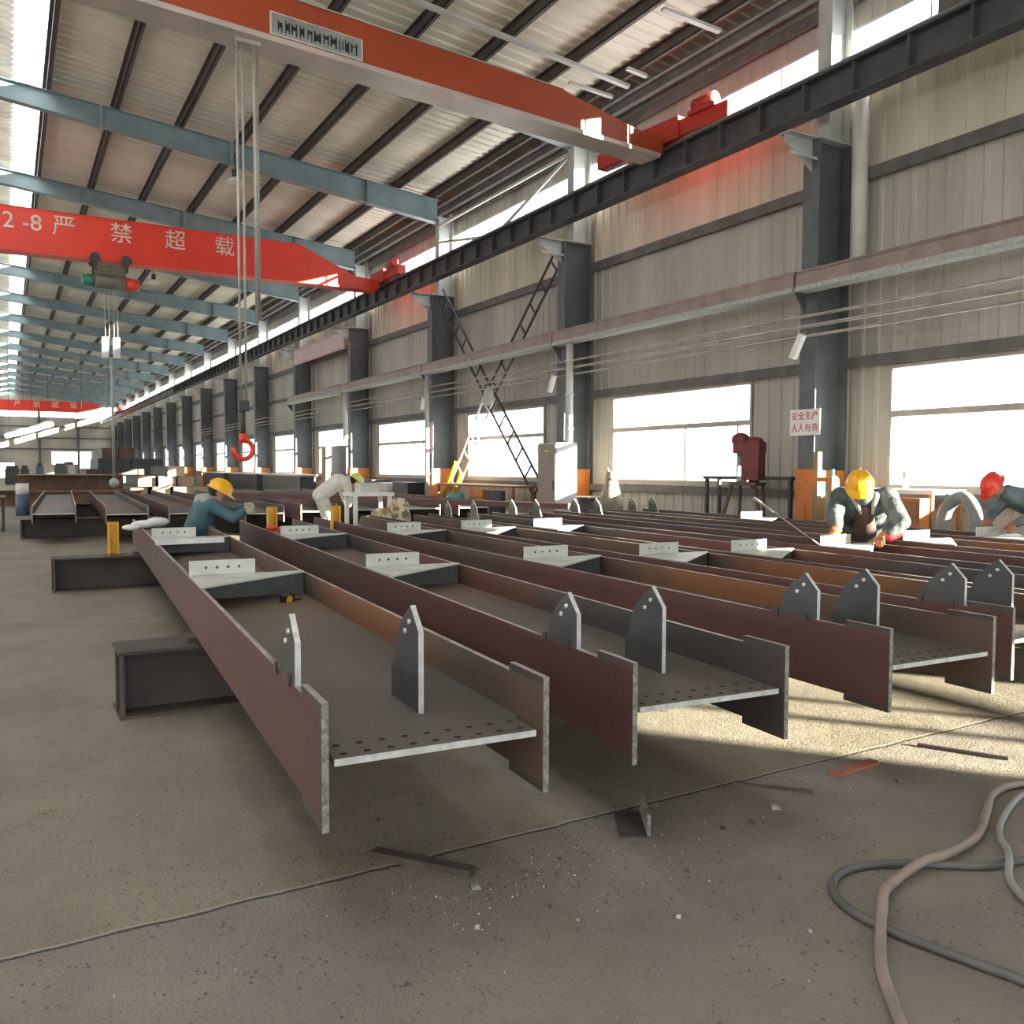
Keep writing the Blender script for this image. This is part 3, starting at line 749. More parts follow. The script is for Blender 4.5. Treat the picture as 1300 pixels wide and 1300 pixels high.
# second row of beams beyond
S2 = [(.40, 19.0), (1.63, 18.3), (2.74, 18.1), (4.05, 17.4), (5.25, 17.7), (6.45, 17.9), (7.75, 17.9), (9.0, 17.9)]
for i, (x, y) in enumerate(S2):
    beam(x - .05 * y, .05, y, 13.0, 0, 'rust-brown H-beam of the row beyond, %s from the left' % ORD[i], 'rustA', 'rustC', None, (), group='H-beams of the row beyond', tabs=False, detail=False)

# sleepers under them
def sleeper(x0, x1, y, ang, label, h=.404):
    t = thing('support_sleeper', label, 'support', (x0, y, 0), ang, 'sleepers under the beams'); L_ = x1 - x0; w = .19
    bm = BM(); prism(bm, [(0, 0), (L_, 0), (L_, .02), (0, .02)], -w, w, 'y'); 
    obj('lower_flange', bm, 'sleeper', t)
    bm = BM(); box(bm, 0, L_, -w, w, h - .02, h); obj('upper_flange', bm, 'sleeper', t)
    bm = BM(); box(bm, .0, L_, -.012, .012, .0205, h - .0205); obj('web', bm, 'sleeper', t)
    for x in (.02, L_ * .5):
        bm = BM(); box(bm, x, x + .014, -w + .01, -.0125, .0205, h - .0205); obj('end_plate', bm, 'sleeper', t)
sleeper(.54, 10.38, 5.72, 0, 'dark H-beam sleeper on the floor under the front ends of the beams')
sleeper(.43, 10.8, 11.75, 0, 'dark H-beam sleeper under the far ends of the front row')
sleeper(.20, 10.6, 20.6, 0, 'rusty sleeper under the near ends of the row beyond')
sleeper(.60, 10.6, 28.5, 0, 'rusty sleeper under the far ends of the row beyond')
for y, x, lab in ((5.72, .645 + .066 * 5.72, 'thin steel shim between the leftmost beam and the front sleeper'), (11.75, .645 + .066 * 11.75, 'thin steel shim between the leftmost beam and the far sleeper')):
    bm = BM(); box(bm, x - .08, x + .9, y - .1, y + .1, .4045, .438); tag(obj('shim_plate', bm, 'sleeper'), lab, 'plate')
# long beam lying crosswise
bar((4.6, 22.4, .819), (8.75, 12.95, .819), .16, .10, 'crosswise_bar', 'long rusty bar lying aslant on top of both beam rows, behind the white-clad worker', 'rustA')

# yellow brackets standing on the far sleeper
for i, (x, y, z0, h, lab) in enumerate(((1.13, 11.95, .405, .40, 'yellow steel bracket standing by the far end of the leftmost beam'), (3.12, 11.95, .405, .55, 'yellow steel bracket between the second and third beams'), (4.02, 11.95, .405, .55, 'yellow steel bracket standing in front of the white-clad worker'))):
    bm = BM(); box(bm, x - .06, x + .06, y - .01, y + .01, z0, z0 + h); box(bm, x - .06, x - .04, y - .10, y - .011, z0, z0 + h * .96); box(bm, x + .04, x + .06, y - .10, y - .011, z0, z0 + h)
    tag(obj('yellow_bracket', bm, 'yellow'), lab, 'bracket', 'yellow brackets')

# small things on the beams
t = thing('tape_measure', 'small yellow and black tape measure lying on the leftmost beam', 'tape measure', (1.555, 5.58, WZ1 + .035), .5)
bm = BM(); prism(bm, [(-.030, 0), (.02, 0), (.030, .014), (.026, .038), (.0, .046), (-.028, .034)], -.022, .022, 'y'); obj('case', bm, 'yellow', t)
bm = BM(); prism(bm, [(-.042, 0), (-.031, 0), (-.029, .036), (.0, .048), (.028, .039), (.031, .014), (.044, .014), (.036, .046), (.0, .058), (-.04, .042)], -.026, .026, 'y'); obj('rubber_grip', bm, 'black', t)
bm = BM(); box(bm, .045, .12, -.010, .010, .002, .01); obj('blade', bm, 'black', t)
bar((1.18, 8.62, .795), (1.80, 8.66, .795), .05, .045, 'sunlit_bar', 'flat steel bar, coloured white for sunlight, lying across the leftmost beam', 'tarp')  # steel bar whose white colour stands for the sun on it
bm = BM()
for c, r_, sc in (((1.36, 10.9, .83), .14, (1, .6, .35)), ((1.52, 10.95, .85), .13, (1, .7, .45)), ((1.22, 10.85, .80), .09, (1.1, .7, .4))): ball(bm, c, r_, sc=sc)
tag(obj('plastic_bag', bm, 'tarp'), 'crumpled white plastic sheet on the leftmost beam, beyond the flat bar', 'bag')
bm = BM(); ball(bm, (2.70, 10.3, .775), .06, sc=(1.4, .8, .5)); ball(bm, (2.80, 10.24, .77), .05, sc=(1.2, .9, .55))
tag(obj('rag', bm, 'redcloth'), 'red rag lying on the second beam in front of the crouching worker', 'rag')
bm = BM(); cyl(bm, (7.40, 6.05, .60), (6.784, 6.6, 1.197), .007, n=6); cyl(bm, (6.97, 6.434, 1.017), (6.784, 6.6, 1.197), .014, n=8)
tag(obj('steel_rod', bm, 'rope'), 'thin pale rod leaning on the sixth beam beside the yellow-helmeted welder', 'rod')

# ------------------------------------------------------------------ floor scraps and hoses
def hose(pts, r, m, label, z=None):
    P = [(x, y, (r + .001) if len(p) == 2 else p[2]) for p in pts for x, y in [p[:2]]]
    bm = BM(); tube(bm, spline(P, 8), r, 12); return tag(obj('hose', bm, m, smooth=True), label, 'hose', 'hoses on the floor')
hose([(3.9, 1.50), (3.34, 1.793), (3.13, 1.855), (2.90, 2.01), (2.72, 2.085), (2.568, 2.068), (2.463, 1.982), (2.42, 1.867), (2.424, 1.735), (2.464, 1.571), (2.523, 1.364), (2.62, 1.0)], .015, 'hosed', 'dark rubber hose making a loop at the lower right of the floor')
hose([(1.85, 1.2), (2.03, 1.411), (2.205, 1.601), (2.376, 1.735, .030), (2.47, 1.80, .046), (2.597, 1.885, .04), (2.72, 1.93, .03), (2.80, 1.95, .03), (2.93, 1.955, .046), (3.05, 1.957, .04), (3.354, 2.019), (3.647, 2.154), (3.879, 2.26), (4.119, 2.259), (4.6, 2.05)], .018, 'hosep', 'dusty pink hose curving in an S over the dark hose')
hose([(4.5, 2.2), (4.035, 2.194), (3.831, 2.15), (3.575, 2.052), (3.40, 1.95, .026), (3.30, 1.87, .045), (3.20, 1.80, .045), (3.10, 1.74, .022), (3.006, 1.63), (2.9, 1.45)], .014, 'hoseg', 'grey hose at the right edge of the floor')

def scrap_bar(a, b, w, h, m, label, name='scrap_bar'):
    return bar((*a, h / 2 + .001), (*b, h / 2 + .001), w, h, name, label, m, 'scrap')
t = scrap_bar((1.19, 3.10), (1.447, 2.766), .05, .028, 'scrap', 'dark flat bar lying across the floor joint, near the centre')
scrap_bar((2.949, 2.972), (3.193, 2.706), .014, .012, 'scrap', 'thin dark strip on the floor right of the angle offcut', 'scrap_strip')
scrap_bar((4.241, 2.898), (4.442, 2.521), .02, .016, 'rustC', 'rusty strip on the sunlit floor at the far right', 'scrap_strip')
scrap_bar((3.454, 2.806), (3.786, 2.825), .055, .02, 'redscrap', 'red-primed offcut lying on the edge of the sunlit floor', 'scrap_plate')
t = thing('angle_offcut', 'short angle-section steel offcut standing on the floor beyond the joint', 'scrap', (2.22, 2.70, 0), -.55)
bm = BM(); box(bm, -.007, .007, 0, .26, .008, .095); obj('upright_leg', bm, 'edge', t)
bm = BM(); box(bm, -.12, .007, 0, .26, 0, .007); obj('flat_leg', bm, 'scrap', t)
CH = [(x, y, r_ * .75) for x, y, r_ in [(2.901, 2.659, .022), (2.687, 2.595, .016), (1.415, 2.674, .018), (1.295, 2.436, .012), (1.323, 3.411, .014), (1.547, 3.462, .012), (2.154, 2.397, .010), (2.412, 2.185, .009), (1.908, 2.16, .011), (2.218, 1.88, .009), (3.663, 2.601, .014), (2.329, 3.458, .009), (1.72, 2.62, .009), (1.62, 2.70, .008), (1.80, 2.72, .007), (2.55, 2.62, .012)]]
LB = ['largest bright steel offcut, beside the thin dark strip', 'small steel chip just left of the largest offcut', 'shiny chip at the end of the dark flat bar', 'white-glinting chip on bare floor below the dark flat bar', 'dark slug under the web of the leftmost beam', 'tiny slug under the leftmost beam, right of the dark slug', 'tiny chip left of the dark hose loop', 'tiny pale chip nearest the dark hose loop', 'pale chip in the bare middle of the floor', 'white speck of metal inside reach of the hose loop', 'pale chip on the sunlit floor by the red-primed offcut', 'tiny pale chip between the first and second beams', 'small dark chip near the joint right of the flat bar', 'tiny grey chip right of the flat bar', 'tiny chip farther right of the flat bar', 'grey chip beside the angle offcut']
for i, ((x, y, r_), lab) in enumerate(zip(CH, LB)):
    rr = random.Random(i); bm = BM(); T = Matrix.Translation((x, y, r_ * .6 + .001)) @ Matrix.Rotation(rr.uniform(0, 3), 4, 'Z')
    prism(bm, [(-r_ * 1.3, -r_ * .6), (r_ * rr.uniform(.6, 1.3), -r_ * .6), (r_ * 1.2, r_ * rr.uniform(.1, .6)), (-r_ * .3, r_ * .6)], -r_ * .9, r_ * .9, 'y', T=T)
    tag(obj('steel_chip', bm, 'chip' if i in (0, 2, 3, 8, 9) else 'scrap'), lab, 'scrap', 'steel chips on the floor')

bm = BM(); rr = random.Random(5)
for i in range(900):
    if i < 380: x, y = rr.gauss(1.75, .35), rr.gauss(2.62, .16)
    elif i < 700: x, y = rr.gauss(2.6, .7), rr.gauss(3.25, .5)
    else: x, y = rr.uniform(.2, 4.5), rr.uniform(1.0, 4.4)
    q = rr.uniform(.0015, .0045) * (1.5 if rr.random() < .1 else 1); a = rr.uniform(0, 6.28)
    P = [(x + q * math.cos(a + k * 2.09), y + q * 1.4 * math.sin(a + k * 2.09), .0002) for k in range(3)]; tp = bm.verts.new((x, y, q * 1.3)); vs = [bm.verts.new(p_) for p_ in P]
    for k in range(3): bm.faces.new((vs[k], vs[(k + 1) % 3], tp)).material_index = i % 3 == 0
    bm.faces.new(vs[::-1])
g_ = tag(obj('floor_grit', bm, ['scrap', 'chip']), 'loose steel grit scattered over the concrete around the floor joint', 'grit'); g_['kind'] = 'stuff'

# ------------------------------------------------------------------ along the right wall
t = thing('electrical_cabinet', 'tall grey electrical cabinet with its end lit white, by the second column', 'cabinet', (11.05, 16.95, 0))
bm = BM(); box(bm, 0, .58, 0, .80, .06, 2.1); obj('body', bm, 'grey', t)
bm = BM(); box(bm, .03, .55, .03, .77, 0, .059); obj('plinth', bm, 'dark', t)
bm = BM(); box(bm, -.02, -.001, .02, .78, .1, 2.06); dr = obj('door', bm, 'tan2', t)
bm = BM(); box(bm, -.03, -.021, .30, .50, 1.88, 1.93); obj('name_strip', bm, 'yellow', dr)
bm = BM(); box(bm, -.04, -.021, .08, .11, 1.0, 1.2); obj('handle', bm, 'dark', dr)

def bench(x0, x1, y0, y1, h, name, label, mt, ml, cat='bench', shelf=False):
    t = thing(name, label, cat, (x0, y0, 0)); w, d = x1 - x0, y1 - y0
    bm = BM(); box(bm, 0, w, 0, d, h - .06, h); obj('top', bm, mt, t)
    for a in (.03, w - .09):
        for b in (.03, d - .09):
            bm = BM(); box(bm, a, a + .06, b, b + .06, 0, h - .0605); obj('leg', bm, ml, t)
    if shelf:
        bm = BM(); box(bm, .03, w - .03, .03, d - .03, .3, .33); obj('shelf', bm, ml, t)
    return t
bench(11.45, 12.25, 7.7, 9.2, 1.2, 'work_desk', 'wooden work desk with white top by the window behind the welders', 'white', 'wood', 'desk', True)
t = thing('drawer_cabinet', 'orange-lit wooden cabinet standing by the work desk', 'cabinet', (11.2, 7.72, 0))
bm = BM(); box(bm, 0, .22, 0, .5, 0, 1.09); obj('body', bm, 'orange', t)  # wooden box; the sun's orange is put into its colour
for z in (.35, .72):
    bm = BM(); box(bm, -.012, -.001, .02, .48, z, z + .33); obj('door', bm, 'wood', t)
bm = BM(); cyl(bm, (11.75, 8.35, 1.2005), (11.75, 8.35, 1.46), .045, n=12); tag(obj('thermos', bm, 'white'), 'white thermos standing on the work desk under the window', 'bottle')
t = thing('orange_frame', 'orange steel frame stand between the first column and the work desk', 'frame', (11.2, 9.25, 0))
for y in (0, .55):
    bm = BM(); box(bm, 0, .07, y, y + .07, 0, 1.3); obj('post', bm, 'orange', t)
bm = BM(); box(bm, 0, .07, 0, .62, 1.3, 1.37); obj('rail', bm, 'orange', t)
bm = BM(); cyl(bm, (11.45, 9.45, 0), (11.45, 9.45, 1.3), .11, n=14); ball(bm, (11.45, 9.45, 1.3), .11); cyl(bm, (11.45, 9.45, 1.38), (11.45, 9.45, 1.5), .03, n=8)
tag(obj('gas_cylinder', bm, 'teal'), 'teal gas cylinder behind the yellow-helmeted welder', 'gas cylinder')
bm = BM(); box(bm, 11.42, 11.52, 9.72, 9.82, 0, 1.78); tag(obj('timber_post', bm, 'tan'), 'tan post standing upright beside the teal gas cylinder', 'post')
bm = BM(); tube(bm, spline([(11.3, 7.45, .0), (11.25, 7.42, .5), (11.25, 7.35, .95), (11.28, 7.15, 1.12), (11.3, 6.98, .95), (11.3, 6.92, .5), (11.3, 6.9, .0)], 6), .09, 12)
tag(obj('extraction_duct', bm, 'hoseg', smooth=True), 'thick grey arched duct beside the work desk', 'duct')
bench(11.95, 12.4, 10.75, 13.0, 1.36, 'steel_bench', 'dark steel workbench against the wall left of the first column', 'dark', 'dark', 'bench', True)
# red drilling machine on its rusty stand
t = thing('drill_press', 'dark red drilling machine on a rusty stand in front of the large window', 'machine', (11.5, 11.35, 0), .35)
bm = BM(); box(bm, -.22, .22, -.25, .25, 1.20, 1.26); obj('base', bm, 'rustB', t)
for a, b in (((-.18, -.22), (-.30, -.5)), ((.18, -.22), (.2, -.25)), ((-.18, .22), (-.3, .5)), ((.18, .22), (.2, .25))):
    bm = BM(); cyl(bm, (a[0], a[1], 1.2), (b[0], b[1], 0), .035, n=8); obj('stand_leg', bm, 'rustB', t)
bm = BM(); cyl(bm, (.02, -.12, 1.26), (.02, -.12, 1.75), .09, n=12); box(bm, -.14, .16, -.26, .06, 1.3, 1.78); obj('column', bm, 'rustred', t)
bm = BM(); box(bm, -.15, .15, -.28, .22, 1.78, 1.98); ball(bm, (0, .14, 2.02), .17, sc=(1, 1, .8)); ball(bm, (0, -.12, 1.98), .16, sc=(1, 1.1, .6)); obj('head', bm, 'rustred', t)
bm = BM(); cyl(bm, (0, .16, 1.55), (0, .16, 1.78), .045, n=10); obj('spindle', bm, 'grey', t)
bm = BM(); cyl(bm, (-.02, .10, 1.26), (-.02, .10, 1.36), .09, n=10); obj('vise', bm, 'chip', t)
# cloth draped post, drum
t = thing('draped_stand', 'tan canvas bundle draped over a grey stand in front of the window edge', 'stand', (11.5, 15.4, 0))
bm = BM(); cyl(bm, (0, 0, 0), (0, 0, 1.0), .22, .16, n=14); obj('stand', bm, 'dark', t)
bm = BM(); cyl(bm, (0, .05, .6), (0, 0, 1.25), .30, .13, n=14); ball(bm, (0, 0, 1.3), .15); cyl(bm, (0, .1, 1.3), (.0, .16, 1.52), .05, .02, n=8); obj('canvas', bm, 'canvas', t, True)
t = thing('oil_drum', 'dark round drum with a pale lid right of the electrical cabinet', 'drum', (11.5, 16.25, 0))
bm = BM(); cyl(bm, (0, 0, 0), (0, 0, .82), .29, n=20); cyl(bm, (0, 0, .28), (0, 0, .31), .30, n=20); cyl(bm, (0, 0, .55), (0, 0, .58), .30, n=20); obj('barrel', bm, 'dark', t)
bm = BM(); cyl(bm, (0, 0, .821), (0, 0, .86), .31, n=20); obj('lid', bm, 'canvas', t)
# bench in front of the third window
bench(11.0, 11.7, 18.9, 23.4, 1.05, 'wooden_bench', 'long brown workbench below the window with the ladder-like braces', 'wood', 'wood', 'bench', True)
for y, m, lab in ((19.6, 'dark', 'dark cupboard under the long brown workbench, beside the cabinet'), (20.6, 'orange', 'orange-brown cupboard under the long brown workbench'), (21.9, 'teal', 'teal chest under the long brown workbench, left of the orange-brown cupboard')):
    t = thing('cupboard', lab, 'cupboard', (10.85, y - .4, 0)); bm = BM(); box(bm, 0, .12, 0, .8, 0, .92 if m != 'teal' else .8); obj('body', bm, m, t)
    bm = BM(); box(bm, -.012, -.001, .02, .78, .05, .75); obj('door', bm, 'wood' if m == 'orange' else m, t)
for i, (y, h, m, lab) in enumerate(((27.2, 1.0, 'dark', 'dark low cabinet under the window left of the third column'), (28.9, .95, 'grey', 'grey low cabinet under the window beyond the third column'), (30.6, 1.05, 'dark', 'dark low cabinet nearest the fourth column'))):
    t = thing('low_cabinet', lab, 'cabinet', (11.75, y, 0)); bm = BM(); box(bm, 0, .6, 0, 1.4, 0, h); obj('body', bm, m, t)
    bm = BM(); box(bm, -.015, -.001, .03, 1.37, .05, h - .04); obj('door', bm, m, t)
t = thing('control_cabinet', 'pale green control cabinet with a yellow side in front of the fourth column', 'cabinet', (10.9, 33.4, 0))
bm = BM(); box(bm, 0, .85, 0, .5, 0, 2.35); obj('body', bm, 'colup', t)
bm = BM(); box(bm, -.02, -.001, .04, .46, .1, 2.25); obj('door', bm, 'tan', t)
# far dark rack line and clutter beyond the fourth column
for i, (y, lab) in enumerate(((36.5, 'dark steel rack along the wall beyond the fourth column'), (44.0, 'dark steel rack along the wall beyond the fifth column'), (51.5, 'dark steel rack along the wall beyond the sixth column'))):
    t = thing('steel_rack', lab, 'rack', (10.75, y, 0), 0, 'steel racks')
    bm = BM(); box(bm, 0, .8, 0, 6.5, 1.12, 1.2); obj('top', bm, 'grey', t)
    bm = BM(); box(bm, .05, .75, .1, 6.4, .1, 1.119); obj('body', bm, 'dark', t)

# white table with box, camouflage cloth beside it
t = bench(4.95, 5.68, 13.75, 14.3, 1.08, 'white_table', 'white table standing among the beams, left of the camouflage cloth', 'white', 'white', 'table')
bm = BM(); box(bm, 5.12, 5.46, 13.88, 14.15, 1.081, 1.24); tag(obj('paper_box', bm, 'lug'), 'pale box lying on the white table', 'box')
bm = BM()
for c, r_, sc in (((5.68, 13.50, .66), .31, (.6, .6, 1.1)), ((5.62, 13.50, .80), .20, (.8, .8, .9)), ((5.33, 13.48, .62), .24, (.9, .5, .9)), ((5.14, 13.46, .52), .22, (1, .5, .9)), ((5.42, 13.5, .33), .36, (1.1, .55, .9))): ball(bm, c, r_, sc=sc)
for v in bm.verts: v.co += V((math.sin(v.co.z * 31 + v.co.x * 17), math.cos(v.co.x * 29), math.sin(v.co.y * 23))) * .012
tag(obj('camouflage_cloth', bm, 'camo', smooth=True), 'heap of camouflage-patterned cloth beside the white table', 'cloth')

# ------------------------------------------------------------------ far end stacks
def hbeam(name, label, loc, rz, L_, w, h, m, group, endm='edge'):
    t = thing(name, label, 'beam', loc, rz, group)
    bm = BM(); box(bm, 0, w - .02, 0, L_, .0, .03); box(bm, 0, w - .02, 0, L_, h - .032, h - .002); obj('flange', bm, m, t)
    bm = BM(); box(bm, .03, .06, .0, L_, .0305, h - .0325); box(bm, w - .08, w - .05, .0, L_, .0305, h - .0325); obj('web', bm, m, t)
    bm = BM(); box(bm, .0, w - .02, -.03, -.001, 0, h - .004); obj('end_plate', bm, endm, t)
STK = [(3.9, 0), (4.9, 0), (5.9, 0), (6.9, 0), (7.9, 0), (8.9, 0), (4.3, 1), (5.3, 1), (6.3, 1), (7.3, 1), (8.2, 1), (5.0, 2), (6.0, 2), (7.0, 2), (7.9, 2), (5.3, 3), (6.3, 3)]
for i, (x, r_) in enumerate(STK):
    hbeam('stacked_beam', 'dark H-beam in the big far stack, %s tier, %s from its left' % (('bottom', 'second', 'third', 'topmost')[r_], ORD[[q for q in STK if q[1] == r_].index((x, r_))]), (x, 60 + r_ * .6, r_ * .68), -.03, 11, .97, .68, 'rustC', 'far stack of dark beams', 'dark' if r_ < 3 else 'rustB')
S3 = [(5.3, 47, 0), (6.2, 46, 0), (7.1, 45.5, 0), (8.0, 46, 0), (5.6, 46.6, 1), (6.5, 46.2, 1), (7.4, 46.4, 1), (6.9, 46, 2)]
for i, (x, y, r_) in enumerate(S3):
    hbeam('stacked_beam', 'H-beam with pale sunlit end in the stack near the wall, %s tier, %s from its left' % (('bottom', 'middle', 'topmost')[r_], ORD[[q for q in S3 if q[2] == r_].index((x, y, r_))]), (x, y, r_ * .52), -.05, 10, .82, .51, 'sleeper', 'sunlit stack of beams', 'endlit')
for i, (x0, x1, y, z, m, lab) in enumerate(((.2, 4.4, 36, 0, 'brown', 'long brown beam lying across the hall, lower and nearer one'), (-.6, 4.2, 38, 0, 'brown', 'long brown beam lying across the hall, farther one'), (.3, 3.9, 37, .605, 'brown', 'dark brown beam lying on top of the two long brown beams'))):
    t = thing('cross_beam', lab, 'beam', (x0, y, z), 0, 'brown beams across the hall'); L_ = x1 - x0
    bm = BM(); box(bm, 0, L_, -.5 if z == 0 else -1.2, .5 if z == 0 else 1.2, .56, .60); obj('upper_flange', bm, m, t)
    bm = BM(); box(bm, 0, L_, -.02, .02, .045, .555); obj('web', bm, m, t)
    bm = BM(); box(bm, 0, L_, -.5 if z == 0 else -1.2, .5 if z == 0 else 1.2, 0, .04); obj('lower_flange', bm, m, t)
t = thing('plastic_drum', 'blue and white plastic drum at the far left', 'drum', (.38, 30.5, 0))
bm = BM(); cyl(bm, (0, 0, 0), (0, 0, .65), .19, n=16); obj('base', bm, 'blueplastic', t)
bm = BM(); cyl(bm, (0, 0, .651), (0, 0, .98), .18, n=16); obj('upper', bm, 'white', t)
bench(-1.3, -.05, 23.0, 24.6, .80, 'plate_table', 'brown steel plate on legs at the left edge', 'rustB', 'sleeper', 'table')
rr = random.Random(11)
for i in range(9):
    x = -.2 + i * 1.15; y = 78 + rr.uniform(0, 10); h = rr.uniform(.8, 1.7); w = rr.uniform(.5, 1.1)
    m = ['dark', 'rustC', 'blueplastic', 'dark', 'grey', 'rustB', 'dark', 'pinkin', 'dark'][i]
    t = thing('machine_box', 'small distant machine casing by the end wall, %s from the left' % ORD[i], 'machine', (x, y, 0), rr.uniform(-.3, .3), 'distant machine casings')
    bm = BM(); box(bm, 0, w, 0, .8, 0, h); obj('body', bm, m, t)
    bm = BM(); box(bm, .1, w - .1, .1, .7, h + .0005, h + .25); obj('cap', bm, 'dark', t)
# lit tubes near the end wall
for i, (a, b, lab) in enumerate((((.0, 76, 3.8), (1.3, 74, 4.1), 'lit tube lamp at the far left, lower of the pair'), ((1.45, 74, 4.15), (2.9, 72, 4.6), 'lit tube lamp at the far left, upper of the pair'), ((4.6, 74, 5.3), (6.9, 70, 5.7), 'lit tube lamp under the far crane'))):
    t = thing('tube_lamp', lab, 'lamp', a, 0, 'lit tube lamps'); d = V(b) - V(a)
    bm = BM(); cyl(bm, (0, 0, 0), d, .16, n=10); obj('tube', bm, 'lampon', t)
    bm = BM(); cyl(bm, (0, 0, .22), d + V((0, 0, .22)), .10, n=8); obj('fitting', bm, 'grey', t)
    for f in (.15, .85):
        p = d * f; bm = BM(); cyl(bm, p + V((0, 0, .25)), p + V((0, 0, rafz(a[0]) - a[2] - p.z)), .015, n=6); obj('hanger', bm, 'dark', t)

# ------------------------------------------------------------------ people
def remeshed(name, caps, voxel, m, parent, sm=3):
    bm = BM()
    for p0, r0, p1, r1 in caps:
        p0, p1 = V(p0), V(p1)
        ball(bm, p0, r0, 14, 9); ball(bm, p1, r1, 14, 9)
        if (p1 - p0).length > 1e-4: cyl(bm, p0, p1, r0, r1, 14)
    me = bpy.data.meshes.new('tmp'); bm.to_mesh(me); bm.free()
    o = bpy.data.objects.new('tmp', me); COL.objects.link(o)
    r = o.modifiers.new('r', 'REMESH'); r.mode = 'VOXEL'; r.voxel_size = voxel
    s = o.modifiers.new('s', 'SMOOTH'); s.iterations = sm; s.factor = .5
    dg = bpy.context.evaluated_depsgraph_get(); dg.update()
    me2 = bpy.data.meshes.new_from_object(o.evaluated_get(dg)); me2.name = name
    bpy.data.objects.remove(o); bpy.data.meshes.remove(me)
    me2.materials.clear()
    for q in (m if isinstance(m, list) else [m]): me2.materials.append(M[q])
    for p in me2.polygons: p.use_smooth = True
    o = bpy.data.objects.new(name, me2); COL.objects.link(o); o.parent = parent
    return o

def hand_caps(w, d, n, side, g=1.1, curl=(25, 55, 80)):
    w, d, n = V(w), V(d).normalized(), V(n); n = (n - d * n.dot(d)).normalized(); s = d.cross(n) * side
    C = []
    for i in range(4):
        b = w + d * .088 * g + s * (i - 1.5) * .0215 * g
        C.append((w + s * (i - 1.5) * .013 * g, .019 * g, b, .0135 * g))
        L = (.072, .082, .077, .060)[i] * g; p = b
        for q, (f, c) in enumerate(zip((.45, .32, .23), curl)):
            a = math.radians(c); e = p + (d * math.cos(a) + n * math.sin(a)) * L * f * 1.1
            C.append((p, (.0115, .0105, .0095)[q] * g, e, (.0105, .0095, .0085)[q] * g)); p = e
    b = w + d * .028 * g - s * .030 * g
    k = b + (d * .7 - s * .62 + n * .35).normalized() * .042 * g
    e = k + (d * .85 - s * .1 + n * .5).normalized() * .036 * g
    C += [(w + d * .01, .017 * g, b, .016 * g), (b, .0145 * g, k, .013 * g), (k, .013 * g, e, .0105 * g)]
    return C

